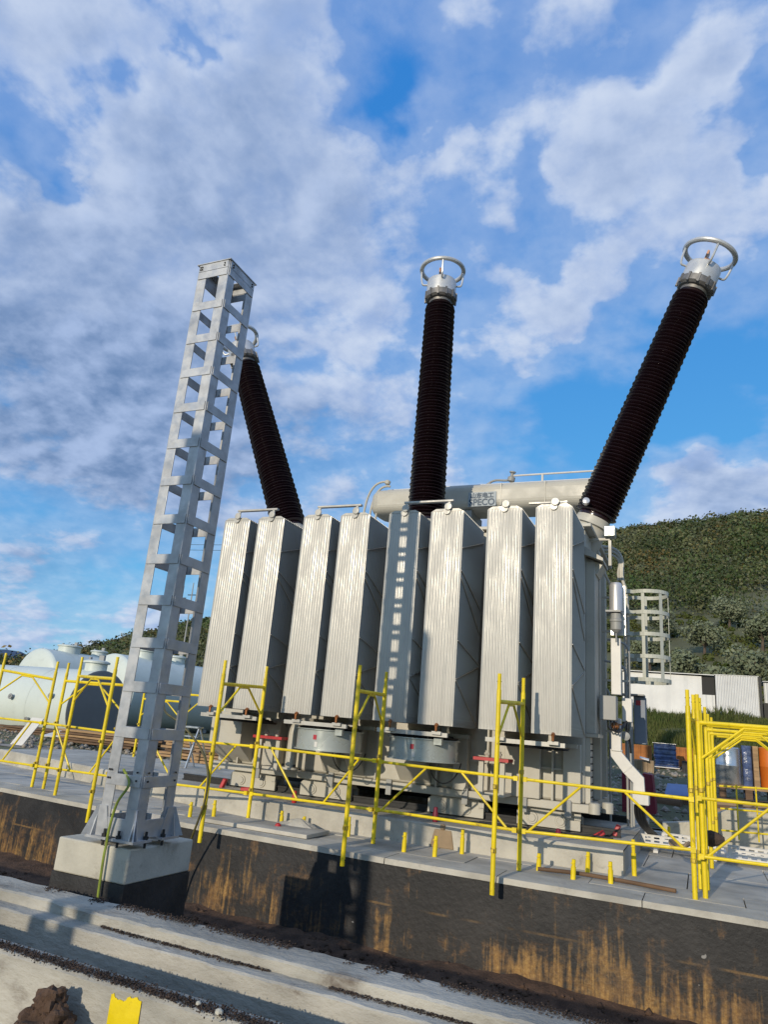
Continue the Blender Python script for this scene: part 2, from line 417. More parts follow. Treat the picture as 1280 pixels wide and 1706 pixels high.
def solo(name, mb, mat, label, cat, loc=(0, 0, 0), group=None, bevel=0.0, smooth=True, kind=None, angle=35):
    me = mb.mesh(name, M[mat] if isinstance(mat, str) else mat, loc, smooth, angle)
    o = bpy.data.objects.new(name, me); o.location = loc; link(o)
    if kind:
        o['kind'] = kind
    else:
        o['label'] = label; o['category'] = cat
    if group:
        o['group'] = group
    if bevel:
        b = o.modifiers.new('bevel', 'BEVEL'); b.width = bevel; b.segments = 2; b.limit_method = 'ANGLE'; b.angle_limit = R(40)
    return o


def copy_tree(o, parent=None, offset=None):
    c = o.copy(); COL.objects.link(c)
    if parent is not None:
        c.parent = parent
    for ch in list(o.children):
        copy_tree(ch, c)
    return c


def np_mesh(name, verts, faces, mat):
    """verts (n,3), faces (m,k) arrays, all faces the same size"""
    me = bpy.data.meshes.new(name); nv, nf, k = len(verts), len(faces), faces.shape[1]
    me.vertices.add(nv); me.vertices.foreach_set('co', np.asarray(verts, np.float32).ravel())
    me.loops.add(nf * k); me.loops.foreach_set('vertex_index', np.asarray(faces, np.int32).ravel())
    me.polygons.add(nf); me.polygons.foreach_set('loop_start', np.arange(0, nf * k, k, dtype=np.int32))
    me.polygons.foreach_set('loop_total', np.full(nf, k, np.int32))
    me.materials.append(mat); me.update(calc_edges=True); me.validate(); return me


def nz(x, y, z=0.0, s=1.0):
    return mnoise.fractal(Vector((x * s, y * s, z * s)), 1.0, 2.0, 4)


# ------------------------------------------------------------------ SETTING
# terrain ---------------------------------------------------------------
SK_AZ = np.array([-180, -120, -75, -60, -51, -49, -45.7, -41.3, -37.6, -25, -5.4, -2.3, 1.2, 5.3, 20, 45, 90, 140, 180])
SK_EL = np.array([2, 1.5, 1.2, 1.0, 1.5, 2.2, 3.5, 5.2, 6.3, 10.5, 15.4, 15.9, 16.3, 16.5, 16.5, 14, 7, 3, 2])


def sst(a, b, x):
    t = np.clip((x - a) / (b - a), 0, 1); return t * t * (3 - 2 * t)


def terrain_z(x, y):
    x = np.asarray(x, float); y = np.asarray(y, float)
    r = np.hypot(x, y); az = np.degrees(np.arctan2(x, y))
    right = sst(-26, -10, az) * (1 - sst(60, 90, az))
    left = np.where(r < 20, 0.0, np.clip((r - 20) * 0.004, 0, 0.4))
    rr = 0.05 + np.clip(r - 15, 0, 15) * 0.05 + sst(30.3, 32.0, r) * 0.65 + np.clip(r - 32.0, 0, 11.5) * 0.155 + np.clip(r - 48, 0, 10) * 0.18
    base = left * (1 - right) + rr * right
    el = np.interp(az, SK_AZ, SK_EL)
    RR = 330.0; r0 = 58.0
    zt = np.tan(np.radians(el)) * RR
    t = np.clip((r - r0) / (RR - r0), 0, 1)
    z = base + (zt - base) * t
    z = np.where(r > RR, zt * np.clip(1 - (r - RR) / 500, 0, 1), z)
    z = z + 2.2 * np.sin(x * 0.045 + 1.3) * np.sin(y * 0.038) * np.clip((r - 70) / 80, 0, 1) * np.clip((RR + 60 - r) / 60, 0, 1)
    # drop under the built-up yard
    dx = np.maximum(np.maximum(-14.0 - x, x - 7.0), 0); dy = np.maximum(np.maximum(-6.0 - y, y - 14.2), 0)
    d = np.hypot(dx, dy)
    z = np.where(d < 0.01, -1.4, z)
    return z


def build_terrain():
    az = np.radians(np.concatenate([np.arange(-180, -62, 4.0), np.arange(-62, 30, 0.7), np.arange(30, 180.1, 4.0)]))
    rad = np.concatenate([[0.5, 4, 8], np.arange(9, 60, 0.75), np.arange(60, 345, 5.0), [360, 420, 520, 700, 830, 2000, 6000]])
    A, RD = np.meshgrid(az, rad, indexing='ij')
    X = np.sin(A) * RD; Y = np.cos(A) * RD; Z = terrain_z(X, Y)
    Z = Z + np.where((RD > 16) & (RD < 60), 0.06 * np.sin(X * 1.7) * np.sin(Y * 1.3), 0)
    V = np.stack([X, Y, Z], -1).reshape(-1, 3); na, nr = A.shape
    i = np.arange(na - 1)[:, None] * nr + np.arange(nr - 1)[None, :]
    F = np.stack([i, i + nr, i + nr + 1, i + 1], -1).reshape(-1, 4)
    me = np_mesh('ground', V, F, M['terrain'])
    for p in me.polygons:
        p.use_smooth = True
    o = bpy.data.objects.new('ground', me); link(o); o['kind'] = 'structure'


build_terrain()

# far mountains (left)
mb = MB(); base = []
for i in range(41):
    a = R(-75 + i * 1.0); hgt = 250 + 130 * (0.5 + 0.5 * math.sin(i * 0.55 + 1.0)) + 60 * nz(i * 0.31, 2.0)
    base.append((a, max(60, hgt)))
for (a, h), (a2, h2) in zip(base, base[1:]):
    D = 6000
    mb.quad((D * math.sin(a), D * math.cos(a), -5), (D * math.sin(a2), D * math.cos(a2), -5), ((D + 1400) * math.sin(a2), (D + 1400) * math.cos(a2), h2), ((D + 1400) * math.sin(a), (D + 1400) * math.cos(a), h))
    mb.quad(((D + 1400) * math.sin(a), (D + 1400) * math.cos(a), h), ((D + 1400) * math.sin(a2), (D + 1400) * math.cos(a2), h2), ((D + 3000) * math.sin(a2), (D + 3000) * math.cos(a2), -5), ((D + 3000) * math.sin(a), (D + 3000) * math.cos(a), -5))
solo('mountain', mb, 'mountain', None, None, kind='structure')


def grid_sheet(name, x0, x1, y0, y1, nx, ny, fz, mat):
    xs = np.linspace(x0, x1, nx); ys = np.linspace(y0, y1, ny)
    V = [(x, y, fz(x, y)) for x in xs for y in ys]
    F = np.array([(i * ny + j, (i + 1) * ny + j, (i + 1) * ny + j + 1, i * ny + j + 1) for i in range(nx - 1) for j in range(ny - 1)])
    me = np_mesh(name, np.array(V), F, M[mat])
    for p in me.polygons:
        p.use_smooth = True
    o = bpy.data.objects.new(name, me); link(o); o['kind'] = 'structure'; return o


# viewer-side ground, pit floor
grid_sheet('site_ground', -14.2, 7.2, -6.2, 3.25, 70, 40, lambda x, y: -0.42 + 0.05 * nz(x, y, 0, 1.2), 'gravel')
grid_sheet('pit_floor', -14.2, 7.2, 4.2, 8.6, 160, 40, lambda x, y: -0.89 + 0.06 * nz(x, y, 1, 1.4) + 0.03 * nz(x, y, 5, 5) + 0.22 * max(0, (y - 7.2 + 0.25 * nz(x, 0, 0, .8))) ** 1.2 * 0.6, 'soil')

# containment wall: front line (x, y)
WL = [(-14.2, 8.62), (-9.48, 8.13), (-7.38, 7.89), (-5.59, 7.72), (-3.1, 7.60), (-0.9, 7.60), (7.2, 7.60)]


def wall_y(x):
    for (xa, ya), (xb, yb) in zip(WL, WL[1:]):
        if xa <= x <= xb:
            return ya + (yb - ya) * (x - xa) / (xb - xa)
    return WL[-1][1]


mb = MB()
for (xa, ya), (xb, yb) in zip(WL, WL[1:]):
    mb.quad((xa, ya, -1.3), (xb, yb, -1.3), (xb, yb, -0.055), (xa, ya, -0.055))
    mb.quad((xb, yb + 0.42, -1.3), (xa, ya + 0.42, -1.3), (xa, ya + 0.42, -0.055), (xb, yb + 0.42, -0.055))
    mb.quad((xa, ya, -0.055), (xb, yb, -0.055), (xb, yb + 0.42, -0.055), (xa, ya + 0.42, -0.055))
solo('containment_wall', mb, 'rustwall', 'long low black retaining wall streaked with orange rust below the transformer', 'wall', smooth=False)

# coping slabs on the wall, each a piece of the wall's coping
cop = Thing('wall_coping', 'pale concrete coping strip capping the black rusty retaining wall', 'coping', (-3, 7.8, -0.05))
xs = [-14.2, -11.9, -9.48, -7.38, -5.59, -3.1, -1.9, -0.55, 1.2, 3.0, 5.0, 7.2]
for a, b in zip(xs, xs[1:]):
    ya, yb = wall_y(a + .001), wall_y(b - .001); m2 = MB(); g = 0.004
    n = max(2, int((b - a) / 0.08)); top = []
    for i in range(n + 1):
        t = i / n; x = a + g + (b - a - 2 * g) * t; y = ya + (yb - ya) * t
        top.append((x, y, 0.018 * nz(x * 3, 1) * 0.5, 0.010 * nz(x * 7, 3)))
    for p, q in zip(top, top[1:]):
        (x, y, j, k), (x2, y2, j2, k2) = p, q
        m2.quad((x, y - 0.012 + k, -0.054), (x2, y2 - 0.012 + k2, -0.054), (x2, y2 - 0.004 + k2, 0.0 + j2 * .4), (x, y - 0.004 + k, 0.0 + j * .4))
        m2.quad((x, y - 0.004 + k, j * .4), (x2, y2 - 0.004 + k2, j2 * .4), (x2, y2 + 0.45, 0.0), (x, y + 0.45, 0.0))
        m2.quad((x, y + 0.45, 0.0), (x2, y2 + 0.45, 0.0), (x2, y2 + 0.45, -0.054), (x, y + 0.45, -0.054))
    cop.part('coping_slab', m2, 'conc')

# containment floor: bed and slabs
mb = MB().prism([(-14.2, 9.06, -0.40), (-9.48, 8.56, -0.40), (-5.59, 8.15, -0.40), (-3.1, 8.03, -0.40), (7.2, 8.03, -0.40), (7.2, 14.2, -0.40), (-14.2, 14.2, -0.40)], (0, 0, 0.325))
floor = solo('pit_bed', mb, 'conc', None, None, kind='structure')
cnt = 0
xs = -14.2
rows = [(8.03, 8.60), (8.60, 9.75), (9.75, 10.9), (10.9, 12.05), (12.05, 13.2), (13.2, 14.2)]
for ri, (y0, y1) in enumerate(rows):
    x = -14.2 + 0.4 * (ri % 3)
    while x < 7.1:
        wd = 1.25 + 0.25 * random.random()
        x1 = min(x + wd, 7.15)
        if y0 >= 8.75 and x > -6.9 and x1 < -1.0 and y1 < 13:
            x = x1; continue
        yy0 = max(y0, wall_y((x + x1) / 2) + 0.47)
        if yy0 < y1 - 0.1:
            m2 = MB().box(x + 0.006, x1 - 0.006, yy0 + 0.006, y1 - 0.006, -0.073, -0.008 + 0.008 * random.random())
            me = m2.mesh('floor_slab', M['slab'], (0, 0, 0)); o = bpy.data.objects.new('floor_slab', me); link(o, floor)
        x = x1

# plinth under the transformer
pl = MB()
n = 60
for i in range(n):
    xa = -13.0 + (12.18) * i / n; xb = -13.0 + 12.18 * (i + 1) / n
    ja, jb = 0.012 * nz(xa * 2, 9), 0.012 * nz(xb * 2, 9)
    def yf(x): return 8.80 + max(0, -5.4 - x) * 0.28
    ya, yb = yf(xa), yf(xb)
    pl.quad((xa, ya + ja, -0.07), (xb, yb + jb, -0.07), (xb, yb + jb, 0.235), (xa, ya + ja, 0.235))
    pl.quad((xa, ya + ja, 0.235), (xb, yb + jb, 0.235), (xb, yb + jb + .015, 0.25), (xa, ya + ja + .015, 0.25))
    pl.quad((xa, ya + ja + .015, 0.25), (xb, yb + jb + .015, 0.25), (xb, 13.2, 0.25), (xa, 13.2, 0.25))
pl.quad((-0.82, 8.8, -0.07), (-0.82, 13.2, -0.07), (-0.82, 13.2, 0.25), (-0.82, 8.8, 0.235))
pl.quad((-13, 13.2, -.07), (-0.82, 13.2, -.07), (-0.82, 13.2, 0.25), (-13, 13.2, 0.25))
pl.quad((-13, 10.93, -.07), (-13, 13.2, -.07), (-13, 13.2, 0.25), (-13, 10.95, 0.25))
solo('transformer_plinth', pl, 'conc', 'long low pale concrete plinth carrying the transformer bogies', 'plinth', smooth=False)

# rails on the plinth
for k, (y, nm) in enumerate(((9.93, 'front'), (12.0, 'rear'))):
    m2 = MB().box(-7.6, -0.95, y - 0.05, y + 0.05, 0.252, 0.268).box(-7.6, -0.95, y - 0.018, y + 0.018, 0.268, 0.32).box(-7.6, -0.95, y - 0.035, y + 0.035, 0.32, 0.345)
    solo('steel_rail', m2, 'dark', 'dark steel rail on the plinth under the %s row of wheels' % nm, 'rail', (-4, y, 0.25), group='rails under the transformer')

# far walls of the pit
mb = MB().box(-14.2, -7.3, 13.35, 13.6, -0.07, 0.16)
solo('far_kerb_wall', mb, 'conc', 'low concrete kerb wall across the pit behind the yellow scaffold at left', 'wall', (-11, 13.4, 0), bevel=0.01)
mb = MB().box(-14.2, -8.2, 11.6, 11.85, -0.07, 0.03)
solo('far_kerb_wall', mb, 'conc', 'thin concrete kerb strip in the pit below the timber stack', 'kerb', (-11, 11.7, 0), bevel=0.01)
mb = MB().prism([(-0.62, 13.05, -0.07), (6.9, 13.05, -0.07), (6.9, 13.05, 0.66), (0.4, 13.05, 0.56), (-0.1, 13.05, 0.30), (-0.62, 13.05, 0.22)], (0, 0.28, 0))
solo('pit_end_wall', mb, 'conc_b', 'pale stepped concrete wall behind the white cable tray', 'wall', (2, 13.1, 0), smooth=False)

# trench in front of the viewer
def band(pts, dy, x0=-13.8, x1=7.0, n=140, rough=0.006, seed=0, slope=-0.03):
    """loft a polyline of (y,z) along x, with small irregularities; the trench runs slightly askew"""
    m_ = MB(); rings = []
    for i in range(n + 1):
        x = x0 + (x1 - x0) * i / n; ring = []
        for j, (y, z) in enumerate(pts):
            e = rough * (0.35 * nz(x * 3, j * 3.1 + seed) + 0.5 * nz(x * 17, j * 2.3 + seed) + 0.55 * nz(x * 41, j * 1.9 + seed))
            ring.append((x, y + dy + e + slope * (x + 2.5), z + e * 0.5))
        rings.append(ring)
    for r0, r1 in zip(rings, rings[1:]):
        for j in range(len(pts) - 1):
            m_.quad(r0[j], r1[j], r1[j + 1], r0[j + 1])
    return m_


nw = band([(3.21, -0.7), (3.20, -0.015), (3.215, 0.0), (3.325, 0.0), (3.335, -0.012), (3.335, -0.6)], 0, seed=2, rough=0.0025)
fw = band([(3.935, -0.6), (3.935, -0.078), (3.945, -0.069), (4.06, -0.069), (4.06, -0.012), (4.075, 0.0), (4.32, 0.0), (4.335, -0.02), (4.34, -0.95)], 0, seed=5, rough=0.012, n=320)
tb = band([(3.335, -0.58), (3.94, -0.58)], 0, seed=8, n=40)
solo('trench_wall', nw, 'conc_t', 'near concrete wall of the cable trench topped with brown soil crumbs', 'trench wall', (-3, 3.2, 0), group='cable trench walls', angle=60)
solo('trench_wall', fw, 'conc_t', 'far stepped concrete wall of the cable trench beside the block', 'trench wall', (-3, 4.1, 0), group='cable trench walls', angle=60)
solo('trench_bed', tb, 'conc_t', None, None, kind='structure')


def crumbs(name, fxyz, n, smin, smax, mat, seed):
    rg = np.random.default_rng(seed); V = []; F = []
    ico_v = np.array([(1, 0, 0), (-1, 0, 0), (0, 1, 0), (0, -1, 0), (0, 0, 1), (0, 0, -1)], float)
    ico_f = np.array([(0, 2, 4), (2, 1, 4), (1, 3, 4), (3, 0, 4), (2, 0, 5), (1, 2, 5), (3, 1, 5), (0, 3, 5)])
    for i in range(n):
        p = fxyz(rg)
        if p is None:
            continue
        s = smin + (smax - smin) * rg.random() ** 3
        d = ico_v * (0.7 + 0.6 * rg.random((6, 1))) * s * np.array([1, 1, 0.75])
        a = rg.random() * 6.28; ca, sa = math.cos(a), math.sin(a)
        d = np.stack([d[:, 0] * ca - d[:, 1] * sa, d[:, 0] * sa + d[:, 1] * ca, d[:, 2]], 1)
        F.append(ico_f + len(V) * 6); V.append(d + np.array(p))
    me = np_mesh(name, np.concatenate(V), np.concatenate(F), M[mat]); o = bpy.data.objects.new(name, me); link(o); o['kind'] = 'stuff'; return o


def soil_near(rg):
    x = rg.uniform(-6, 0.5); k = nz(x * 2.2, 4.0) + 0.35 * nz(x * 9, 1)
    wdt = 0.052 + 0.02 * k - 0.012 * max(0, x + 1.9) * 3
    if wdt <= 0.005 or x > -1.7 and rg.random() < 0.8:
        return None
    return (x, 3.262 + rg.normal() * wdt * 0.5 - 0.03 * (x + 2.5) - 0.012, 0.0 + rg.random() * 0.012)


crumbs('soil_crumbs', soil_near, 22000, 0.0018, 0.0075, 'soil_dark', 3)
crumbs('soil_crumbs', lambda rg: (lambda x: (x, 4.052 - abs(rg.normal()) * 0.013 * (1 + nz(x * 2, 7)) - 0.03 * (x + 2.5), -0.068 + rg.random() * 0.012) if nz(x * 1.1, 3.3) + 0.5 * nz(x * 5, 2) > -0.25 and x > -3.6 else None)(rg.uniform(-5, 1.5)), 9000, 0.0018, 0.007, 'soil_dark', 4)
crumbs('soil_crumbs', lambda rg: (lambda x: (x, 4.285 + rg.normal() * 0.03 - 0.03 * (x + 2.5), 0.002 + rg.random() * 0.01) if nz(x * 1.6, 8.3) + 0.4 * nz(x * 6, 2) > 0.02 else None)(rg.uniform(-5, 1.5)), 10000, 0.0018, 0.008, 'soil_dark', 5)
crumbs('soil_clods', lambda rg: (lambda x, y: (x, y, -0.87 + 0.06 * nz(x, y, 1, 1.4)))(rg.uniform(-9, 3), rg.uniform(4.5, 7.6)), 3500, 0.01, 0.06, 'soil', 6)

# soil heap against the near wall
def blobby(c, rx, ry, rz, seed, nu=26, nv=16, amp=0.35):
    m_ = MB(); rings = []
    for k in range(1, nv):
        ph = math.pi * k / nv; ring = []
        for i in range(nu):
            a = 2 * math.pi * i / nu
            d = Vector((math.sin(ph) * math.cos(a), math.sin(ph) * math.sin(a), math.cos(ph)))
            e = 1 + amp * mnoise.fractal(d * 1.7 + Vector((seed, seed * 1.7, 0)), 0.8, 2.0, 5)
            ring.append((c[0] + d.x * rx * e, c[1] + d.y * ry * e, c[2] + d.z * rz * e))
        rings.append(ring)
    for r0, r1 in zip(rings, rings[1:]):
        for i in range(nu):
            m_.quad(r0[i], r0[(i + 1) % nu], r1[(i + 1) % nu], r1[i])
    m_.quad(*rings[0]); m_.quad(*rings[-1]); return m_


Th = Thing('soil_heap', 'lumpy heap of brown soil piled against the near trench wall', 'soil heap', (-2.96, 3.08, -0.42))
for i, (x, y, z, r) in enumerate(((-2.95, 3.10, -0.10, 0.075), (-2.90, 3.09, -0.17, 0.09), (-3.0, 3.07, -0.20, 0.10), (-2.93, 3.05, -0.28, 0.13), (-3.06, 3.05, -0.33, 0.12), (-2.86, 3.03, -0.36, 0.12), (-2.97, 2.98, -0.40, 0.15))):
    Th.part('clod', blobby((x, y, z), r, r * 0.85, r * 0.9, i * 3.7, amp=0.45), 'soil', angle=180)
for x, y, s, q in ((-2.06, 3.20, 0.020, 'larger pale stone beside the soil crumbs on the near trench wall'), (-2.20, 3.235, 0.014, 'smaller pale stone among soil crumbs on the near trench wall')):
    st = MB(); st.lathe([(0.3 * s, 0), (s, 0.35 * s), (0.9 * s, s), (0.35 * s, 1.35 * s)], (0, 0, 0), (0.1, 0.05, 1), 7)
    st.v = [(a + x, b + y, c + 0.002) for a, b, c in st.v]
    solo('stone', st, 'conc_b', q, 'stone', (x, y, 0), group='pale stones on the trench wall', smooth=False)
# yellow paint patch on the near face (flat paint with a ragged top edge)
pp = MB(); n = 26
tops = [(-2.685 + 0.19 * i / n, -0.05 + 0.012 * nz(i * 0.21, 5.0) + 0.006 * nz(i * 0.9, 2.0) + 0.022 * min(1, max(0, (i - 11) / 4)) + (0.012 if i < 3 else 0)) for i in range(n + 1)]
for (xa, za), (xb, zb) in zip(tops, tops[1:]):
    ya = 3.1955 - 0.03 * (xa + 2.5); yb = 3.1955 - 0.03 * (xb + 2.5)
    pp.quad((xa, ya, -0.40), (xb, yb, -0.40), (xb, yb, zb), (xa, ya, za))
    pp.quad((xa, ya, za), (xb, yb, zb), (xb, yb + 0.004, zb), (xa, ya + 0.004, za))
solo('paint_mark', pp, 'yellow', 'square yellow paint mark on the face of the near trench wall', 'paint mark', (-2.6, 3.19, -0.2), smooth=False)

# ------------------------------------------------------------------ TOWERS on blocks


def concrete_block(x0, x1, y0, y1, ztop, zband, zbot, label):
    T = Thing('concrete_block', label, 'block', ((x0 + x1) / 2, (y0 + y1) / 2, zbot), group='column foundation blocks')
    T.part('block_top', MB().box(x0, x1, y0, y1, zband, ztop), 'conc_b', bevel=0.012)
    T.part('bitumen_band', MB().box(x0 - 0.004, x1 + 0.004, y0 - 0.004, y1 + 0.004, zbot, zband - 0.001), 'bitumen')
    return T


concrete_block(-4.60, -3.89, 4.58, 5.33, 0.295, 0.055, -0.95, 'square concrete block with black painted base carrying the lattice column')


def lattice_tower(cx, cy, wx, wy, z0, z1, label, step=0.348):
    """steel column: four angle legs tied by flat plates on all faces"""
    T = Thing('lattice_tower', label, 'steel column', (cx, cy, z0), group='galvanized lattice columns')
    fl = 0.105; th = 0.010
    x0, x1, y0, y1 = cx - wx / 2, cx + wx / 2, cy - wy / 2, cy + wy / 2
    for sx, X in ((1, x0), (-1, x1)):
        for sy, Y in ((1, y0), (-1, y1)):
            leg = MB()
            poly = [(X, Y, z0 + 0.03), (X + sx * fl, Y, z0 + 0.03), (X + sx * fl, Y + sy * th, z0 + 0.03), (X + sx * th, Y + sy * th, z0 + 0.03), (X + sx * th, Y + sy * fl, z0 + 0.03), (X, Y + sy * fl, z0 + 0.03)]
            if sx * sy < 0:
                poly = poly[::-1]
            leg.prism(poly, (0, 0, z1 - z0 - 0.03))
            lo = T.part('leg', leg, 'galv', bevel=0.004)
            bp = MB().box(X - sx * 0.055, X + sx * 0.15, Y - sy * 0.055, Y + sy * 0.15, z0 + 0.012, z0 + 0.03)
            T.part('base_plate', bp, 'galv')
            gx = MB().prism([(X - sx * 0.002, Y - sy * 0.05, z0 + 0.03), (X - sx * 0.002, Y + sy * 0.13, z0 + 0.03), (X - sx * 0.002, Y + sy * 0.07, z0 + 0.24), (X - sx * 0.002, Y + sy * 0.0, z0 + 0.24)], (-sx * 0.010, 0, 0))
            gx.prism([(X - sx * 0.05, Y - sy * 0.002, z0 + 0.03), (X + sx * 0.13, Y - sy * 0.002, z0 + 0.03), (X + sx * 0.07, Y - sy * 0.002, z0 + 0.24), (X + sx * 0.0, Y - sy * 0.002, z0 + 0.24)], (0, -sy * 0.010, 0))
            gx.prism([(X - sx * .003, Y - sy * .003, z0 + .03), (X - sx * .075, Y - sy * .075, z0 + .03), (X - sx * .015, Y - sy * .015, z0 + .24), (X - sx * .003, Y - sy * .003, z0 + .24)], (sx * .006, -sy * .006, 0))
            T.part('gusset', gx, 'galv')
            for bx, by in ((0.11, -0.03), (-0.03, 0.11)):
                T.part('anchor_bolt', MB().cyl((X + sx * bx, Y + sy * by, z0 - 0.03), (X + sx * bx, Y + sy * by, z0 + 0.085), 0.010, n=6).cyl((X + sx * bx, Y + sy * by, z0 + 0.03), (X + sx * bx, Y + sy * by, z0 + 0.052), 0.019, n=6), 'dark')
    ph = 0.083
    zs = [z0 + 0.10]
    z = z0 + 0.10 + 0.335
    while z < z1 - 0.10:
        zs.append(z); z += step
    zs.append(z1 - ph / 2)
    mx = None
    for fi, face in enumerate(('f', 'b', 'l', 'r')):
        for k, zc in enumerate(zs):
            h = ph if k else 0.13
            off = 0.0015 * (k % 2)
            t2 = 0.008
            if face == 'f':
                m_ = MB().box(x0 + 0.012, x1 - 0.012, y0 - t2, y0 - 0.0005, zc - h / 2, zc + h / 2)
            elif face == 'b':
                m_ = MB().box(x0 + 0.012, x1 - 0.012, y1 + 0.0005, y1 + t2, zc - h / 2, zc + h / 2)
            elif face == 'l':
                m_ = MB().box(x0 - t2, x0 - 0.0005, y0 + 0.012, y1 - 0.012, zc - h / 2, zc + h / 2)
            else:
                m_ = MB().box(x1 + 0.0005, x1 + t2, y0 + 0.012, y1 - 0.012, zc - h / 2, zc + h / 2)
            if k == len(zs) - 1:
                for e in (0.05, 0.3):
                    pass
            T.part('batten_plate', m_, 'galv', bevel=0.002)
    # small flange lips along the inner edges of the top frame and bolts on the leg splice
    cap = MB()
    cap.box(x0 - 0.015, x1 + 0.015, y0 - 0.015, y0 + 0.07, z1 + 0.0005, z1 + 0.010).box(x0 - 0.015, x1 + 0.015, y1 - 0.07, y1 + 0.015, z1 + 0.0005, z1 + 0.010)
    cap.box(x0 - 0.015, x0 + 0.07, y0 + 0.0705, y1 - 0.0705, z1 + 0.0005, z1 + 0.010).box(x1 - 0.07, x1 + 0.015, y0 + 0.0705, y1 - 0.0705, z1 + 0.0005, z1 + 0.010)
    T.part('top_frame', cap, 'galv')
    b = MB()
    for zb in (z0 + 0.44, z0 + 0.5, z1 - 0.03, z1 - 0.055):
        for X in (x0 + 0.05, x1 - 0.05, x0 + 0.03):
            b.cyl((X, y0 - 0.008, zb), (X, y0 - 0.016, zb), 0.008, n=6)
        for Y in (y0 + 0.05, y1 - 0.05):
            b.cyl((x1 + 0.008, Y, zb), (x1 + 0.016, Y, zb), 0.008, n=6)
    T.part('bolt_heads', b, 'dark')
    return T


lattice_tower(-4.075, 4.80, 0.358, 0.416, 0.325, 5.40, 'tall galvanized lattice column standing on a concrete block at left')
# its twin stands behind the viewer, out of frame; its shadow falls on the block, the wall and the fifth radiator
concrete_block(-5.06, -4.35, -2.45, -1.70, 0.295, 0.055, -0.95, 'square concrete block behind the viewer carrying a second column')
lattice_tower(-4.69, -2.08, 0.358, 0.416, 0.325, 5.40, 'second galvanized lattice column standing behind the viewer')

# earthing cable on the block and olive cable at the post
solo('earth_cable', MB().tube(smooth_path([(-4.12, 4.62, 0.83), (-3.99, 4.56, 0.74), (-4.055, 4.54, 0.60), (-4.095, 4.55, 0.42), (-4.10, 4.555, 0.31), (-4.095, 4.545, 0.22), (-4.085, 4.545, 0.0), (-4.06, 4.54, -0.3), (-4.0, 4.5, -0.86)], 5), 0.010, 7), 'cable_y',
     'yellow green earthing cable hanging down the face of the concrete block', 'cable', (-4.1, 4.55, 0))
solo('hanging_cable', MB().tube(smooth_path([(-6.25, 7.5, 1.45), (-6.12, 7.42, 1.27), (-5.83, 7.38, 1.15), (-5.47, 7.36, 0.9), (-5.30, 7.34, 0.65), (-5.27, 7.33, 0.36), (-5.33, 7.33, 0.1), (-5.44, 7.4, -0.12), (-5.6, 7.5, -0.5), (-5.7, 7.4, -0.88)], 5), 0.013, 7), 'cable_o',
     'drooping olive black cable hanging beside the yellow scaffold post behind the lattice column', 'cable', (-5.4, 7.4, 0))

# ------------------------------------------------------------------ TRANSFORMER
T = Thing('transformer', 'huge cream grey power transformer with eight radiators and three dark bushings', 'transformer', (-4.1, 10.8, 0.25))
TX0, TX1, TY0, TY1 = -6.93, -1.36, 9.80, 12.25
tank = T.part('tank', MB().box(TX0, TX1, TY0, TY1, 0.602, 4.18), 'tank', bevel=0.03)
T.part('base_frame', MB().box(TX0 - 0.06, TX1 + 0.06, TY0 - 0.09, TY1 + 0.08, 0.50, 0.60), 'tank', bevel=0.008)
T.part('tank_cover', MB().box(TX0 - 0.09, TX1 + 0.09, TY0 - 0.09, TY1 + 0.09, 4.181, 4.23), 'tank', bevel=0.008)
# clamps along the base frame
for x in (-6.1, -4.87, -3.97, -2.88, -2.1, -1.55):
    T.part('frame_clamp', MB().box(x - 0.04, x + 0.04, TY0 - 0.13, TY0 - 0.092, 0.43, 0.63), 'grey_cab', bevel=0.005)
# front stiffener boxes (pockets) between frame and radiators
for x0, x1, y0, slope in ((-6.86, -6.30, 9.42, 1), (-5.98, -5.74, 9.60, 0), (-5.06, -4.80, 9.62, 1), (-4.66, -4.40, 9.62, 1), (-3.86, -3.40, 9.52, 1), (-3.05, -2.86, 9.64, 0), (-2.36, -1.90, 9.66, 0), (-1.62, -1.40, 9.70, 0)):
    zt = 1.34 if x0 < -6 else 1.30
    zb = 0.86 if slope else 0.603
    pk = MB().prism([(x0, y0, zb), (x0, y0, zt), (x0, TY0 - 0.001, zt), (x0, TY0 - 0.001, 0.63 if slope else zb)], (x1 - x0, 0, 0))
    T.part('stiffener_box', pk, 'tank', bevel=0.008)
for x in (-6.5, -5.55, -4.2, -3.3, -2.6, -1.75):
    T.part('stiffener_rib', MB().box(x - 0.012, x + 0.012, TY0 - 0.10, TY0 - 0.001, 0.603, 4.15), 'tank')
for z in (0.98,):
    T.part('horizontal_rib', MB().box(-2.85, -1.38, TY0 - 0.06, TY0 - 0.002, z - 0.012, z + 0.012), 'tank')
# stepped supports with red flanges
for x0, x1, z in ((-5.92, -5.44, 1.035), (-2.64, -2.19, 1.035)):
    js = T.part('jacking_bracket', MB().box(x0 + 0.06, x0 + 0.12, 9.22, 9.28, 0.603, z - 0.02).box(x1 - 0.12, x1 - 0.06, 9.22, 9.28, 0.603, z - 0.02).box(x0 + 0.06, x1 - 0.06, 9.29, 9.795, 0.605, 0.64), 'tank')
    T.part('red_flange', MB().box(x0, x1, 9.16, 9.42, z - 0.019, z + 0.019), 'red', parent=js)
    for x in (x0 + 0.15, x1 - 0.15):
        T.part('flange_stud', MB().cyl((x, 9.28, z + 0.02), (x, 9.28, z + 0.10), 0.028, n=10).cyl((x, 9.28, z + 0.05), (x, 9.28, z + 0.075), 0.04, n=6), 'tank', parent=js)
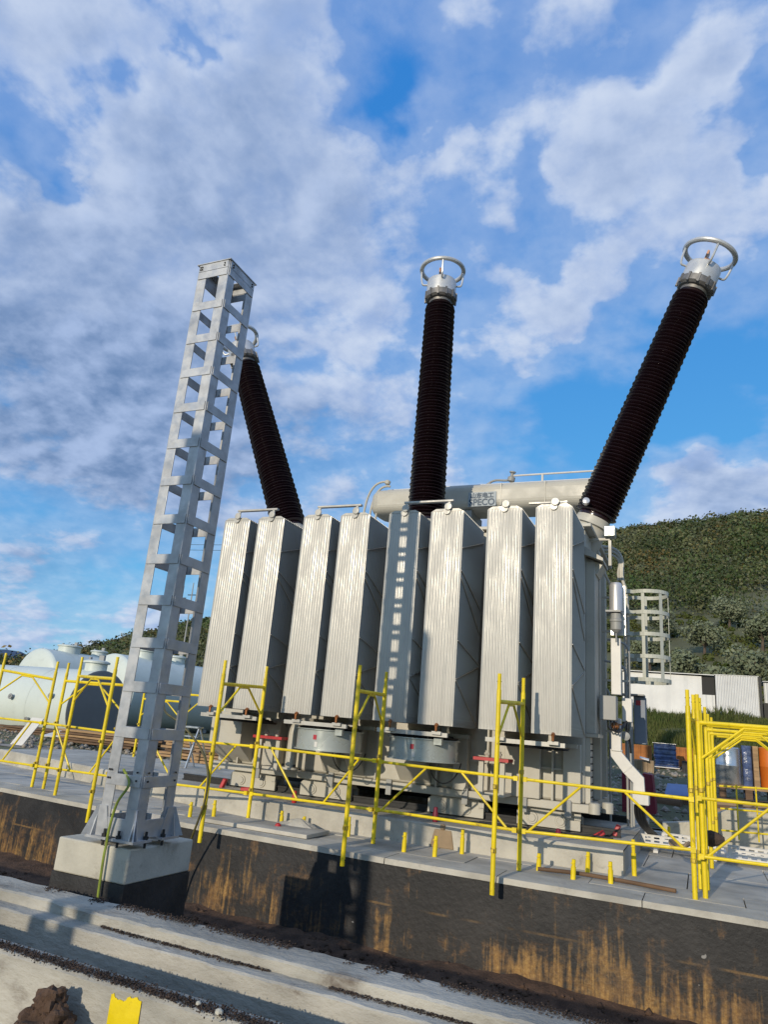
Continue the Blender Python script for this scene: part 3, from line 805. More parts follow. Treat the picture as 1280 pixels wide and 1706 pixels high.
# oil pipe elbow
T.part('oil_pipe', MB().tube([(-5.36, 9.35, 0.66), (-5.36, 9.35, 1.08)] + bez((-5.36, 9.35, 1.08), (-5.36, 9.35, 1.2), (-5.33, 9.37, 1.27), (-5.24, 9.45, 1.27), 8) + [(-5.0, 9.75, 1.27)], 0.075, 14)
       .lathe([(0.12, 0), (0.12, 0.03)], (-5.36, 9.35, 0.63), (0, 0, 1), 14), 'tank')
for dx in (-0.09, 0.09):
    T.part('pipe_bolt', MB().cyl((-5.36 + dx, 9.30, 0.655), (-5.36 + dx, 9.30, 0.70), 0.018, n=6), 'dark')
# bogies
def bogie(x0, x1):
    b = T.part('bogie', MB().prism([(x0, 9.83, 0.27), (x0, 9.83, 0.44), (x0 + 0.06, 9.83, 0.49), (x1 - 0.08, 9.83, 0.49), (x1, 9.83, 0.42), (x1, 9.83, 0.27)], (0, 0.05, 0))
               .prism([(x0, 10.05, 0.27), (x0, 10.05, 0.44), (x0 + 0.06, 10.05, 0.49), (x1 - 0.08, 10.05, 0.49), (x1, 10.05, 0.42), (x1, 10.05, 0.27)], (0, 0.05, 0))
               .box(x0 + 0.02, x1 - 0.02, 9.881, 10.049, 0.42, 0.487), 'tank', bevel=0.006)
    for x in (x0 + 0.2, x1 - 0.24):
        T.part('axle_cap', MB().lathe([(0.075, 0), (0.07, 0.015), (0.05, 0.016), (0.045, 0.03)], (x, 9.829, 0.365), (0, -1, 0), 18), 'tank', parent=b)
        T.part('wheel', MB().lathe([(0.095, 0), (0.095, 0.02), (0.075, 0.021), (0.075, 0.11)], (x, 9.90, 0.42), (0, 1, 0), 18), 'dark', parent=b)
    T.part('tow_lug', MB().box(x1 - 0.07, x1 + 0.01, 9.80, 9.828, 0.40, 0.47), 'tank', parent=b)


for x0, x1 in ((-6.66, -5.86), (-5.43, -4.60), (-3.44, -2.66), (-2.22, -1.42)):
    bogie(x0, x1)
for x0, x1 in ((-6.6, -5.8), (-5.4, -4.6), (-3.4, -2.6), (-2.2, -1.45)):
    T.part('rear_bogie', MB().box(x0, x1, 11.85, 12.15, 0.345, 0.498), 'tank', bevel=0.01)

# radiators ---------------------------------------------------------------
RXC = [-6.33, -5.727, -4.946, -4.345, -3.592, -2.981, -2.203, -1.575]
RY, RZ0, RZ1, RW = 8.60, 1.385, 4.125, 0.456
NF, PITCH = 22, 0.0475


def fin_mesh(front=False):
    NFl = 11; sub = 6; n = NFl * sub
    prof = []
    for i in range(n + 1):
        x = -RW / 2 + 0.012 + (RW - 0.024) * i / n
        ph = (i % sub) / sub
        d = 0.0075 * (math.sin(math.pi * ph) ** 0.7 if ph > 0 else 0.0)
        prof.append((x, d))
    V = []; F = []
    zs = [RZ0, RZ0 + 0.025, RZ0 + 0.075, RZ1 - 0.075, RZ1 - 0.02, RZ1]
    ks = [0.0, 0.15, 1.0, 1.0, 0.15, 0.0]
    xs = [-RW / 2] + [p[0] for p in prof] + [RW / 2]; ds = [0] + [p[1] for p in prof] + [0]
    m_ = len(xs)
    for side in (-1, 1):
        for z, k in zip(zs, ks):
            for x, d in zip(xs, ds):
                edge = 0.5 if abs(x) > RW / 2 - 0.001 else 1.0
                V.append((x, side * (0.0035 * edge + d * k), z))
    nz_ = len(zs)
    for s in range(2):
        o = s * nz_ * m_
        for k in range(nz_ - 1):
            for i in range(m_ - 1):
                a = o + k * m_ + i; q = (a, a + 1, a + m_ + 1, a + m_)
                F.append(q if s == 0 else q[::-1])
    o = nz_ * m_
    for k in range(nz_ - 1):
        a = k * m_; F.append((a, a + m_, o + a + m_, o + a)); b = k * m_ + m_ - 1; F.append((b, o + b, o + b + m_, b + m_))
    for i in range(m_ - 1):
        F.append((i, o + i, o + i + 1, i + 1)); t = (nz_ - 1) * m_ + i; F.append((t, t + 1, o + t + 1, o + t))
    me = bpy.data.meshes.new('fin'); me.from_pydata(V, [], F); me.materials.append(M['rad'])
    bm = bmesh.new(); bm.from_mesh(me); bmesh.ops.recalc_face_normals(bm, faces=bm.faces); bm.to_mesh(me); bm.free()
    for p in me.polygons:
        p.use_smooth = True
    me.set_sharp_from_angle(angle=R(50)); return me


FIN = fin_mesh()
TL = T.loc
for ri, xc in enumerate(RXC):
    hd = MB()
    hd.cyl((xc, RY - 0.02, RZ1 + 0.0), (xc, TY0 + 0.05, RZ1 + 0.0), 0.048, n=14).cyl((xc, RY + NF * PITCH + 0.0, RZ0 + 0.09), (xc, TY0 + 0.0, RZ0 + 0.09), 0.045, n=14)
    rad = T.part('radiator', hd, 'rad')
    for k in range(NF):
        T.inst('fin', FIN, Vector((xc, RY + 0.01 + k * PITCH, 0)) - Vector((TL.x, TL.y, TL.z)), rad)
    T.part('end_disc', MB().lathe([(0.050, 0), (0.052, 0.012), (0.046, 0.018), (0.02, 0.019)], (xc + 0.02, RY - 0.021, RZ1 + 0.055), (0, -1, 0), 20), 'rad', parent=rad)
    T.part('top_shoulder', MB().prism([(xc - RW / 2 + 0.01, RY + 0.002, RZ1 + 0.001), (xc + RW / 2 - 0.01, RY + 0.002, RZ1 + 0.001), (xc + RW / 2 - 0.07, RY + 0.002, RZ1 + 0.035), (xc - RW / 2 + 0.07, RY + 0.002, RZ1 + 0.035)], (0, NF * PITCH - 0.04, 0)), 'rad', parent=rad)
    zz = [RZ1 - 0.02, 3.78, 3.42, 2.52, 2.16, 1.9, RZ0 + 0.1]
    ys = [RY + 0.02, RY + NF * PITCH - 0.03]
    for side in (-1, 1):
        X = xc + side * (RW / 2 + 0.006)
        for (ya, za), (yb, zb) in (((ys[0], 3.62), (ys[1], 3.95)), ((ys[0], 3.32), (ys[1], 2.95)), ((ys[0], 3.22), (ys[1], 2.60)), ((ys[0], 2.42), (ys[1], 2.22)), ((ys[0], 1.95), (ys[1], 2.20)), ((ys[0], 1.93), (ys[1], 1.42))):
            if side == 1:
                T.part('brace_rod', MB().bar((X, ya, za), (X, yb, zb), 0.008, 0.014, up=(1, 0, 0)), 'rad', parent=rad)
    T.part('drain_valve', MB().cyl((xc + 0.03, RY - 0.01, RZ0 + 0.01), (xc + 0.03, RY - 0.04, RZ0 - 0.01), 0.022, n=8).cyl((xc + 0.03, RY - 0.03, RZ0 - 0.07), (xc + 0.03, RY - 0.03, RZ0 - 0.005), 0.016, n=8), 'brass', parent=rad)
    T.part('hanger_lug', MB().box(xc - 0.03, xc + 0.09, RY - 0.02, RY + 0.06, RZ0 - 0.11, RZ0 - 0.072), 'rad', parent=rad)

# tie bars between paired radiators (top) and fan carriers (below)
for a, b in ((0, 1), (2, 3), (4, 5)):
    xa, xb = RXC[a], RXC[b]
    tbm = MB().box(xa - 0.02, xb + 0.08, RY + 0.0, RY + 0.06, RZ1 + 0.135, RZ1 + 0.165).box(xa - 0.0, xa + 0.04, RY + 0.0, RY + 0.02, RZ1 + 0.0, RZ1 + 0.134).box(xb + 0.0, xb + 0.04, RY + 0.0, RY + 0.02, RZ1 + 0.0, RZ1 + 0.134)
    T.part('tie_bar', tbm, 'rad', bevel=0.006)
T.part('tie_bar', MB().box(RXC[7] - 0.32, RXC[7] + 0.16, RY + 0.02, RY + 0.06, RZ1 + 0.055, RZ1 + 0.075), 'rad')


def fan(xc, yc, z0, z1, r, drum=True):
    f = T.part('fan_beam', MB().box(xc - r - 0.02, xc + r + 0.02, yc - r - 0.04, yc - r + 0.01, z1 + 0.035, z1 + 0.085), 'rad')
    T.part('fan_beam', MB().box(xc - r - 0.02, xc + r + 0.02, yc + r - 0.01, yc + r + 0.04, z1 + 0.035, z1 + 0.085), 'rad')
    if drum:
        T.part('fan_drum', MB().lathe([(r + 0.025, 0), (r + 0.025, 0.012), (r, 0.014), (r, z1 - z0 - 0.014), (r + 0.025, z1 - z0 - 0.012), (r + 0.025, z1 - z0), (r - 0.02, z1 - z0), (r - 0.02, 0.0), (r + 0.025, 0)], (xc, yc, z0), (0, 0, 1), 40, caps=False), 'fan', parent=f)
        T.part('fan_motor', MB().cyl((xc, yc, z0 + 0.04), (xc, yc, z1 - 0.05), 0.11, n=16), 'fan', parent=f)
        for k in range(5):
            a = 2 * math.pi * k / 5
            T.part('fan_blade', MB().obox((xc + 0.24 * math.cos(a), yc + 0.24 * math.sin(a), z0 + 0.13), (0.13 * math.cos(a), 0.13 * math.sin(a), 0), (-0.07 * math.sin(a), 0.07 * math.cos(a), 0.035), (0, 0, 0.004)), 'fan', parent=f)
    g = MB()
    for k in range(7):
        rr = r * (k + 1) / 7 * 0.98
        g.tube([(xc + rr * math.cos(2 * math.pi * i / 28), yc + rr * math.sin(2 * math.pi * i / 28), z1 + 0.02 + 0.07 * (1 - ((k + 1) / 7) ** 2)) for i in range(28)], 0.006, 4, closed=True)
    T.part('fan_grille', g, 'dark', parent=f)
    g2 = T.part('fan_shroud', MB().lathe([(r * 0.98, 0), (r * 0.8, 0.045), (r * 0.4, 0.07)], (xc, yc, z1 + 0.001), (0, 0, 1), 28), 'dark', parent=f)
    return f


FR = 0.445
f0_ = fan(-6.03, 9.12, 0.95, 1.215, FR, False)
f1_ = fan(-4.65, 9.10, 0.945, 1.215, FR)
f2_ = fan(-3.285, 9.10, 0.945, 1.215, FR)
f3_ = fan(-1.89, 9.14, 0.95, 1.215, FR, False)
for f_, xc in ((f1_, -4.65), (f2_, -3.285)):
    T.part('warning_label', MB().quad(*[(xc + FR * 1.003 * math.sin(a), 9.10 - FR * 1.003 * math.cos(a), z) for a, z in ((-0.04, 1.08), (0.07, 1.08), (0.07, 1.14), (-0.04, 1.14))]), 'redlabel', parent=f_)
    T.part('rating_label', MB().quad(*[(xc + FR * 1.003 * math.sin(a), 9.10 - FR * 1.003 * math.cos(a), z) for a, z in ((0.02, 0.99), (0.11, 0.99), (0.11, 1.055), (0.02, 1.055))]), 'white_steel', parent=f_)
    T.part('terminal_box', MB().box(xc + 0.27, xc + 0.37, 8.70, 8.76, 1.155, 1.235).cyl((xc + 0.18, 8.73, 1.17), (xc + 0.18, 8.73, 1.24), 0.012, n=8), 'fan', parent=f_)
    T.part('motor_cable', MB().tube(bez((xc + 0.16, 8.9, 0.96), (xc + 0.15, 9.0, 0.62), (xc + 0.40, 9.2, 0.60), (xc + 0.42, 9.4, 0.94), 16), 0.008, 6), 'black', parent=f_)

# bushings --------------------------------------------------------------------


def bushing(base, top):
    base = Vector(base); top = Vector(top); ax = (top - base).normalized(); L = (top - base).length
    bu = T.part('bushing', MB().lathe([(0.255, -0.55), (0.25, -0.13), (0.30, -0.13), (0.30, -0.07), (0.255, -0.065), (0.25, 0.0)], base, ax, 32), 'tank')
    prof = [(0.24, 0.0), (0.245, 0.05)]
    n = int((L - 0.1) / 0.056)
    for k in range(n):
        h = 0.06 + k * (L - 0.1) / n; p = (L - 0.1) / n
        t = k / n; r = 0.315 + (0.272 - 0.315) * t - (0.012 if k % 2 else 0.0); c = r - 0.075
        prof += [(c, h), (r - 0.006, h + p * 0.28), (r, h + p * 0.40), (r - 0.012, h + p * 0.52), (c, h + p * 0.9)]
    prof += [(0.20, L - 0.01), (0.19, L)]
    T.part('insulator', MB().lathe(prof, base, ax, 40), 'porcelain', parent=bu, angle=45)
    # clamp ring
    q = base + ax * L
    T.part('clamp_ring', MB().lathe([(0.205, 0), (0.21, 0.05), (0.25, 0.055), (0.285, 0.09), (0.285, 0.19), (0.25, 0.20), (0.2, 0.201)], q, ax, 32), 'alu_dark', parent=bu)
    u = ax.cross(Vector((0, 1, 0))).normalized(); v = ax.cross(u).normalized()
    for k in range(12):
        a = 2 * math.pi * (k + 0.3) / 12; d = u * math.cos(a) + v * math.sin(a)
        T.part('clamp_lug', MB().obox(q + ax * 0.135 + d * 0.287, d * 0.012, ax.cross(d) * 0.018, ax * 0.075), 'alu_dark', parent=bu)
    T.part('cap', MB().lathe([(0.268, 0.202), (0.268, 0.44), (0.26, 0.47), (0.235, 0.485), (0.13, 0.488), (0.125, 0.52), (0.05, 0.525), (0.0, 0.525)], q, ax, 36), 'alu', parent=bu)
    T.part('terminal', MB().obox(q + ax * 0.56 - u * 0.0, u * 0.035, v * 0.05, ax * 0.06).obox(q + ax * 0.66 + u * 0.03, u * 0.016, v * 0.06, ax * 0.10), 'copper', parent=bu)
    hr = 0.72; RR_ = 0.385
    T.part('corona_ring', MB().tube([q + ax * hr + (u * math.cos(2 * math.pi * i / 48) + v * math.sin(2 * math.pi * i / 48)) * RR_ for i in range(48)], 0.040, 10, closed=True), 'alu', parent=bu)
    for k in range(4):
        a = math.pi / 2 * k + 0.35; d = u * math.cos(a) + v * math.sin(a)
        p0 = q + ax * 0.40 + d * 0.25; p1 = q + ax * 0.40 + d * 0.33; p2 = q + ax * (hr - 0.0) + d * RR_
        T.part('ring_strut', MB().tube([p0, p1] + bez(p1, p1 + d * 0.03, p2 - ax * 0.25, p2, 6)[1:], 0.018, 7), 'alu', parent=bu)
    return bu


bushing((-6.63, 10.6, 4.55), (-8.162, 10.6, 8.061))
bushing((-4.047, 10.6, 4.60), (-4.042, 10.6, 8.735))
bushing((-1.346, 10.6, 4.55), (0.164, 10.6, 8.178))
T.part('turret_valve', MB().lathe([(0.03, 0), (0.05, 0.02), (0.05, 0.09), (0.02, 0.10)], (-1.42, 10.27, 4.70), (0.25, -1, 0.2), 12), 'chrome')

# conservator -----------------------------------------------------------------
CY, CZ, CR, CD = 12.12, 5.42, 0.26, 0.40      # rounded box section: half height CR, half depth CD
cm = MB(); rings = []
for x, k in ((-5.66, 0.35), (-5.65, 0.62), (-5.62, 0.80), (-5.56, 0.93), (-5.48, 1.0), (-1.38, 1.0), (-1.30, 0.93), (-1.24, 0.80), (-1.21, 0.5)):
    ring = []
    for i in range(40):
        a = 2 * math.pi * i / 40; c_, s_ = math.cos(a), math.sin(a)
        ring.append((x, CY + CD * k * math.copysign(abs(c_) ** 0.55, c_), CZ + CR * k * math.copysign(abs(s_) ** 0.55, s_)))
    rings.append(ring)
for r0, r1 in zip(rings, rings[1:]):
    for i in range(40):
        cm.quad(r0[i], r0[(i + 1) % 40], r1[(i + 1) % 40], r1[i])
cm.quad(*rings[0]); cm.quad(*rings[-1])
co = T.part('conservator', cm, 'tank', angle=30)
for x in (-4.75, -3.08, -2.30):
    T.part('conservator_seam', MB().box(x - 0.008, x + 0.008, CY - CD - 0.006, CY - CD + 0.05, CZ - CR * 0.8, CZ + CR * 0.8), 'tank', parent=co)
for x in (-5.0, -3.7, -2.2):
    T.part('conservator_saddle', MB().box(x - 0.08, x + 0.08, CY - 0.34, CY + 0.34, 4.232, CZ - CR + 0.004), 'grey_cab', parent=co)
rl = MB().tube([(-5.35, CY - 0.06, CZ + CR + 0.055), (-1.35, CY - 0.06, CZ + CR + 0.055)], 0.016, 8)
for i in range(7):
    rl.cyl((-5.3 + 0.64 * i, CY - 0.06, CZ + CR - 0.02), (-5.3 + 0.64 * i, CY - 0.06, CZ + CR + 0.055), 0.012, n=6)
T.part('pipe_rail', rl, 'white_steel', parent=co)
T.part('hand_rail', MB().tube([(-2.98, CY - 0.06, CZ + CR + 0.2), (-1.3, CY - 0.06, CZ + CR + 0.2)], 0.018, 8).cyl((-2.42, CY - 0.06, CZ + CR + 0.05), (-2.42, CY - 0.06, CZ + CR + 0.2), 0.022, n=8), 'white_steel', parent=co)
T.part('valve', MB().lathe([(0.13, 0), (0.13, 0.05), (0.05, 0.06), (0.04, 0.12)], (-3.42, CY, CZ + CR - 0.02), (0, 0, 1), 14).tube(bez((-3.42, CY, CZ + CR + 0.1), (-3.3, CY, CZ + CR + 0.2), (-3.2, CY, CZ + CR + 0.13), (-3.05, CY, CZ + CR + 0.14), 8), 0.022, 8), 'grey_cab', parent=co)
T.part('valve', MB().lathe([(0.03, -0.09), (0.07, -0.07), (0.07, 0.0), (0.03, 0.02), (0.03, 0.07), (0.06, 0.09), (0.06, 0.11), (0.02, 0.12)], (-2.98, CY - 0.06, CZ + CR + 0.17), (0.2, -0.1, 1), 12), 'grey_cab', parent=co)
for k in range(3):
    o_ = 0.13 * k
    T.part('vent_pipe', MB().tube(bez((-5.80 + o_, CY - 0.25, 4.5), (-5.86 + o_, CY - 0.3, 5.5 - 0.1 * k), (-5.72 + o_, CY - 0.25, 5.90 - 0.07 * k), (-5.40 + o_ * .6, CY - 0.2, 5.86 - 0.10 * k), 14), 0.022, 8), 'tank', parent=co)
T.part('vent_head', MB().lathe([(0.03, 0), (0.055, 0.02), (0.055, 0.08), (0.02, 0.1)], (-5.40, CY - 0.2, 5.80), (0.3, 0, 1), 10), 'tank', parent=co)
# name plate with lettering, follows the curve of the drum
plate = T.part('nameplate', MB().box(-3.67, -3.16, CY - CD - 0.022, CY - CD - 0.001, CZ - 0.215, CZ + 0.05), 'plate', parent=co)


def text_mesh(txt, size, mat, font=None):
    cu = bpy.data.curves.new('t', 'FONT'); cu.body = txt; cu.size = size; cu.extrude = 0.003; cu.align_x = 'CENTER'; cu.offset = 0.004
    ob = bpy.data.objects.new('t', cu); COL.objects.link(ob)
    dg = bpy.context.evaluated_depsgraph_get(); me = bpy.data.meshes.new_from_object(ob.evaluated_get(dg)); bpy.data.objects.remove(ob)
    me.materials.clear(); me.materials.append(mat); me.name = 'lettering'; return me


for txt, size, z, sx in (('SPECO', 0.165, CZ - 0.195, 0.98), ('\u5c71\u4e1c\u7535\u5de5', 0.115, CZ - 0.055, 1.0)):
    me = text_mesh(txt, size, M['letter'])
    xs_ = [v.co.x for v in me.vertices] or [0, 1]
    wdt = max(xs_) - min(xs_); tgt = 0.47 if txt == 'SPECO' else 0.42
    o = bpy.data.objects.new('lettering', me); link(o, co)
    o.rotation_euler = (R(90), 0, 0); o.scale = (tgt / wdt, tgt / wdt if txt != 'SPECO' else 1.0, 1)
    o.location = Vector((-3.415, CY - CD - 0.0255, z)) - TL

# right side of the tank -------------------------------------------------------
T.part('end_stiffener', MB().box(TX1 + 0.001, TX1 + 0.12, 9.86, 10.25, 1.45, 3.72), 'tank', bevel=0.008)
T.part('end_stiffener', MB().box(TX1 + 0.001, TX1 + 0.10, 10.55, 10.72, 0.62, 4.05), 'tank', bevel=0.008)
T.part('end_stiffener', MB().box(TX1 + 0.001, TX1 + 0.10, 11.25, 11.42, 0.62, 4.05), 'tank', bevel=0.008)
T.part('stiffener_foot', MB().box(TX1 + 0.001, TX1 + 0.17, 9.82, 10.30, 1.405, 1.448), 'tank')
pbm = MB().box(TX1 + 0.001, TX1 + 0.06, 9.84, 10.05, 0.605, 1.40)
T.part('bolted_angle', pbm, 'tank')
bb = MB()
for i in range(9):
    for y in (9.88, 10.0):
        bb.cyl((TX1 + 0.06, y, 0.68 + i * 0.08), (TX1 + 0.072, y, 0.68 + i * 0.08), 0.010, n=6)
T.part('bolt_heads', bb, 'dark')
T.part('turret_shelf', MB().prism([(-1.38, 9.75, 3.92), (-1.12, 9.75, 3.74), (-1.12, 9.75, 3.70), (-1.38, 9.75, 3.80)], (0, 0.6, 0)).prism([(-1.38, 9.9, 3.79), (-1.14, 9.9, 3.69), (-1.22, 9.9, 3.55), (-1.38, 9.9, 3.55)], (0, 0.4, 0)), 'tank')
T.part('junction_box', MB().box(-1.15, -1.0, 10.15, 10.35, 4.16, 4.31), 'fan', bevel=0.01, label='bright silver junction box below the right bushing')
for i, off in enumerate((0.0, 0.05, 0.11)):
    pth = [(-1.52, 11.0, 4.42 - off), (-1.42, 11.1, 4.33 - off * .7)] + bez((-1.30, 11.3, 4.31 - off), (-1.12, 11.4, 4.31 - off), (-1.03, 11.45, 4.27 - off), (-1.02 - off * 0.6, 11.45, 4.05 - off), 8) + [(-1.02 - off * .6, 11.45, 3.8)] + ([(-0.97, 11.46, 3.62), (-0.955, 11.46, 3.3), (-0.955, 11.46, 2.6)] if i == 0 else [])
    T.part('conduit_pipe', MB().tube(smooth_path(pth, 3), 0.026 - 0.004 * i, 8), 'tank')
T.part('conduit_pipe', MB().tube(smooth_path([(-1.36, 10.3, 3.74), (-1.22, 10.4, 3.74), (-1.12, 10.6, 3.55), (-1.04, 10.8, 3.32)], 4), 0.018, 8), 'tank')
T.part('relief_shield', MB().lathe([(0.09, 0), (0.09, 0.36), (0.07, 0.40), (0.0, 0.41)], (-1.015, 10.35, 3.12), (0, 0, 1), 16), 'chrome', label='polished curved shield above the breather')
bre = T.part('breather', MB().box(-1.14, -0.94, 10.18, 10.42, 3.085, 3.11).lathe([(0.03, -0.14), (0.075, -0.10), (0.075, 0.0), (0.085, 0.01), (0.085, 0.04), (0.07, 0.05), (0.07, 0.12), (0.03, 0.13)], (-1.01, 10.27, 2.95), (0, 0, 1), 16).cyl((-1.01, 10.27, 2.68), (-1.01, 10.27, 2.82), 0.012, n=8), 'grey_cab')
T.part('backing_plate', MB().box(-1.10, -0.90, 10.45, 10.47, 2.80, 3.50), 'chrome')
tr = T.part('cable_trunk', MB().box(-1.095, -0.965, 10.38, 10.5, 1.99, 2.75), 'white_steel', bevel=0.006)
T.part('cable_trunk', MB().box(-1.10, -0.975, 10.38, 10.5, 1.26, 1.68), 'white_steel', bevel=0.006)
T.part('grey_box', MB().box(-1.21, -1.00, 10.05, 10.30, 1.64, 1.95), 'grey_cab', bevel=0.008)
# white sloping duct
dpts = [(-1.04, 10.4, 1.28), (-1.04, 10.4, 1.22), (-0.90, 10.4, 1.05), (-0.765, 10.4, 0.92), (-0.765, 10.4, 0.70)]
duct = MB()
sec = []
for (x, y, z), nx in zip(dpts, ((1, 0), (0.9, 0.4), (0.75, 0.66), (0.85, 0.5), (1, 0))):
    h = 0.075
    sec.append([(x - nx[0] * h, y, z - nx[1] * h), (x + nx[0] * h, y, z + nx[1] * h), (x + nx[0] * h, y + 0.12, z + nx[1] * h), (x - nx[0] * h, y + 0.12, z - nx[1] * h)])
for a, b in zip(sec, sec[1:]):
    for i in range(4):
        j = (i + 1) % 4; duct.quad(a[i], a[j], b[j], b[i])
T.part('sloping_duct', duct, 'white_steel', smooth=False)
T.part('duct_joint', MB().obox((-0.90, 10.46, 1.05), (0.054, 0, 0.047), (0, 0.068, 0), (0.008, 0, -0.008)), 'white_steel')
T.part('duct_mouth', MB().box(-0.84, -0.64, 10.3, 10.55, 0.63, 0.76), 'white_steel', bevel=0.01)
for i in range(4):
    T.part('flexible_hose', MB().tube(bez((-0.81 + 0.035 * i, 10.45, 0.64), (-0.85 + 0.035 * i, 10.55, 0.42), (-0.78 + 0.03 * i, 10.9, 0.32), (-0.66 + 0.03 * i, 11.4, 0.16), 14), 0.019, 8), 'black')
for i, (x, y) in enumerate(((-0.90, 10.9), (-0.955, 11.0), (-1.22, 11.35))):
    T.part('conduit_pipe', MB().tube([(x, y, 0.3), (x, y, 2.6 - 0.3 * i)] + bez((x, y, 2.6 - 0.3 * i), (x, y, 2.72 - .3 * i), (x - 0.05, y, 2.78 - .3 * i), (x - 0.3, y, 2.8 - .3 * i), 6)[1:], 0.017, 7), 'grey_cab')
for z in (1.5, 2.2, 2.9, 3.4):
    T.part('pipe_bracket', MB().box(TX1 + 0.001, -0.90, 10.86, 10.90, z, z + 0.03), 'tank')
for i in range(3):
    T.part('wire_bundle', MB().tube(bez((-1.12 + .04 * i, 10.16, 1.64), (-1.14 + .05 * i, 10.14, 1.5), (-1.05 + .03 * i, 10.2, 1.45 - .03 * i), (-0.92, 10.62, 1.66), 12), 0.010, 6), 'black')
T.part('wire_bundle', MB().tube(bez((-0.92, 10.64, 1.65), (-0.93, 10.6, 1.5), (-0.87, 10.62, 1.45), (-0.88, 10.7, 1.25), 10), 0.014, 6), 'black')
T.part('gauge', MB().lathe([(0.05, 0), (0.055, 0.01), (0.055, 0.04), (0.02, 0.05)], (-0.93, 10.6, 1.46), (0, -1, 0), 16), 'grey_cab')
T.part('valve', MB().lathe([(0.03, 0), (0.05, 0.02), (0.05, 0.08), (0.03, 0.1)], (-1.04, 10.37, 1.58), (0, -1, 0), 12).cyl((-1.10, 10.33, 1.60), (-0.96, 10.33, 1.60), 0.012, n=6), 'brass')
T.part('box_bracket', MB().box(-1.40, -1.08, 10.24, 10.28, 4.12, 4.155).box(-1.10, -1.06, 10.24, 10.28, 3.75, 4.119), 'tank')
# cabinets
T.part('control_box', MB().box(-0.98, -0.85, 10.62, 10.8, 1.65, 1.965), 'white_steel', bevel=0.008)
T.part('canopy', MB().box(-1.10, -0.74, 11.36, 11.7, 2.06, 2.08), 'grey_cab')
cb = T.part('marshalling_cabinet', MB().box(-0.90, -0.735, 11.55, 11.85, 1.38, 2.055), 'bluegrey', bevel=0.008, label='blue grey cabinet with a red label')
T.part('cabinet_label', MB().box(-0.865, -0.80, 11.545, 11.549, 1.93, 2.0), 'redlabel', parent=cb)
T.part('cabinet_post', MB().box(-0.955, -0.915, 11.63, 11.67, 0.25, 1.69).box(-0.93, -0.91, 11.5, 11.52, 0.25, 1.69), 'grey_cab')
T.part('wire_bundle', MB().tube(bez((-1.05, 11.4, 1.66), (-0.98, 11.38, 1.62), (-1.02, 11.4, 1.5), (-0.95, 11.4, 1.40), 10), 0.012, 6).tube(bez((-1.04, 11.42, 1.68), (-1.0, 11.36, 1.66), (-0.98, 11.4, 1.60), (-1.0, 11.4, 1.40), 10), 0.014, 6).lathe([(0.02, 0), (0.03, 0.02), (0.02, 0.05)], (-0.98, 11.4, 1.46), (0, -1, 0), 10), 'dark')
# caged ladder
lad = T.part('caged_ladder', MB().box(-1.02, -0.98, 11.45, 11.50, 0.9, 3.72).box(-1.02, -0.98, 11.86, 11.91, 0.9, 3.72), 'tank')
for i in range(9):
    T.part('rung', MB().cyl((-1.0, 11.47, 1.05 + 0.3 * i), (-1.0, 11.88, 1.05 + 0.3 * i), 0.013, n=8), 'tank', parent=lad)
cxh, cyh, rh = -0.675, 11.68, 0.305
for z in (2.30, 2.64, 2.97, 3.30, 3.62):
    hoop = MB(); pts = [(-1.0, cyh - rh), *[(cxh + rh * math.cos(a), cyh + rh * math.sin(a)) for a in np.linspace(-math.pi * 0.72, math.pi * 0.72, 26)], (-1.0, cyh + rh)]
    for (xa, ya), (xb, yb) in zip(pts, pts[1:]):
        d = Vector((xb - xa, yb - ya, 0)); nn = Vector((d.y, -d.x, 0)).normalized() * 0.004
        hoop.quad((xa + nn.x, ya + nn.y, z - 0.028), (xb + nn.x, yb + nn.y, z - 0.028), (xb + nn.x, yb + nn.y, z + 0.028), (xa + nn.x, ya + nn.y, z + 0.028))
        hoop.quad((xa - nn.x, ya - nn.y, z - 0.028), (xb - nn.x, yb - nn.y, z - 0.028), (xb - nn.x, yb - nn.y, z + 0.028), (xa - nn.x, ya - nn.y, z + 0.028))
        hoop.quad((xa + nn.x, ya + nn.y, z + 0.028), (xb + nn.x, yb + nn.y, z + 0.028), (xb - nn.x, yb - nn.y, z + 0.028), (xa - nn.x, ya - nn.y, z + 0.028))
        hoop.quad((xa + nn.x, ya + nn.y, z - 0.028), (xb + nn.x, yb + nn.y, z - 0.028), (xb - nn.x, yb - nn.y, z - 0.028), (xa - nn.x, ya - nn.y, z - 0.028))
    T.part('cage_hoop', hoop, 'pale_green', parent=lad, smooth=False)
for a in (-1.75, -0.85, 0.0, 0.9, 1.75):
    x, y = cxh + (rh - 0.009) * math.cos(a), cyh + (rh - 0.009) * math.sin(a)
    rd_ = Vector((math.cos(a), math.sin(a), 0)); tg = Vector((-math.sin(a), math.cos(a), 0))
    T.part('cage_strap', MB().obox((x, y, 2.96), tg * 0.024, rd_ * 0.004, (0, 0, 0.69)), 'pale_green', parent=lad)
# right bottom fittings of the frame
for x, y in ((-1.24, 9.75), (-1.12, 10.1)):
    T.part('frame_fitting', MB().lathe([(0.07, 0), (0.07, 0.12), (0.05, 0.13)], (x, y, 0.50), (0, 0, 1), 12), 'tank')

# ------------------------------------------------------------------ SCAFFOLD FRAMES


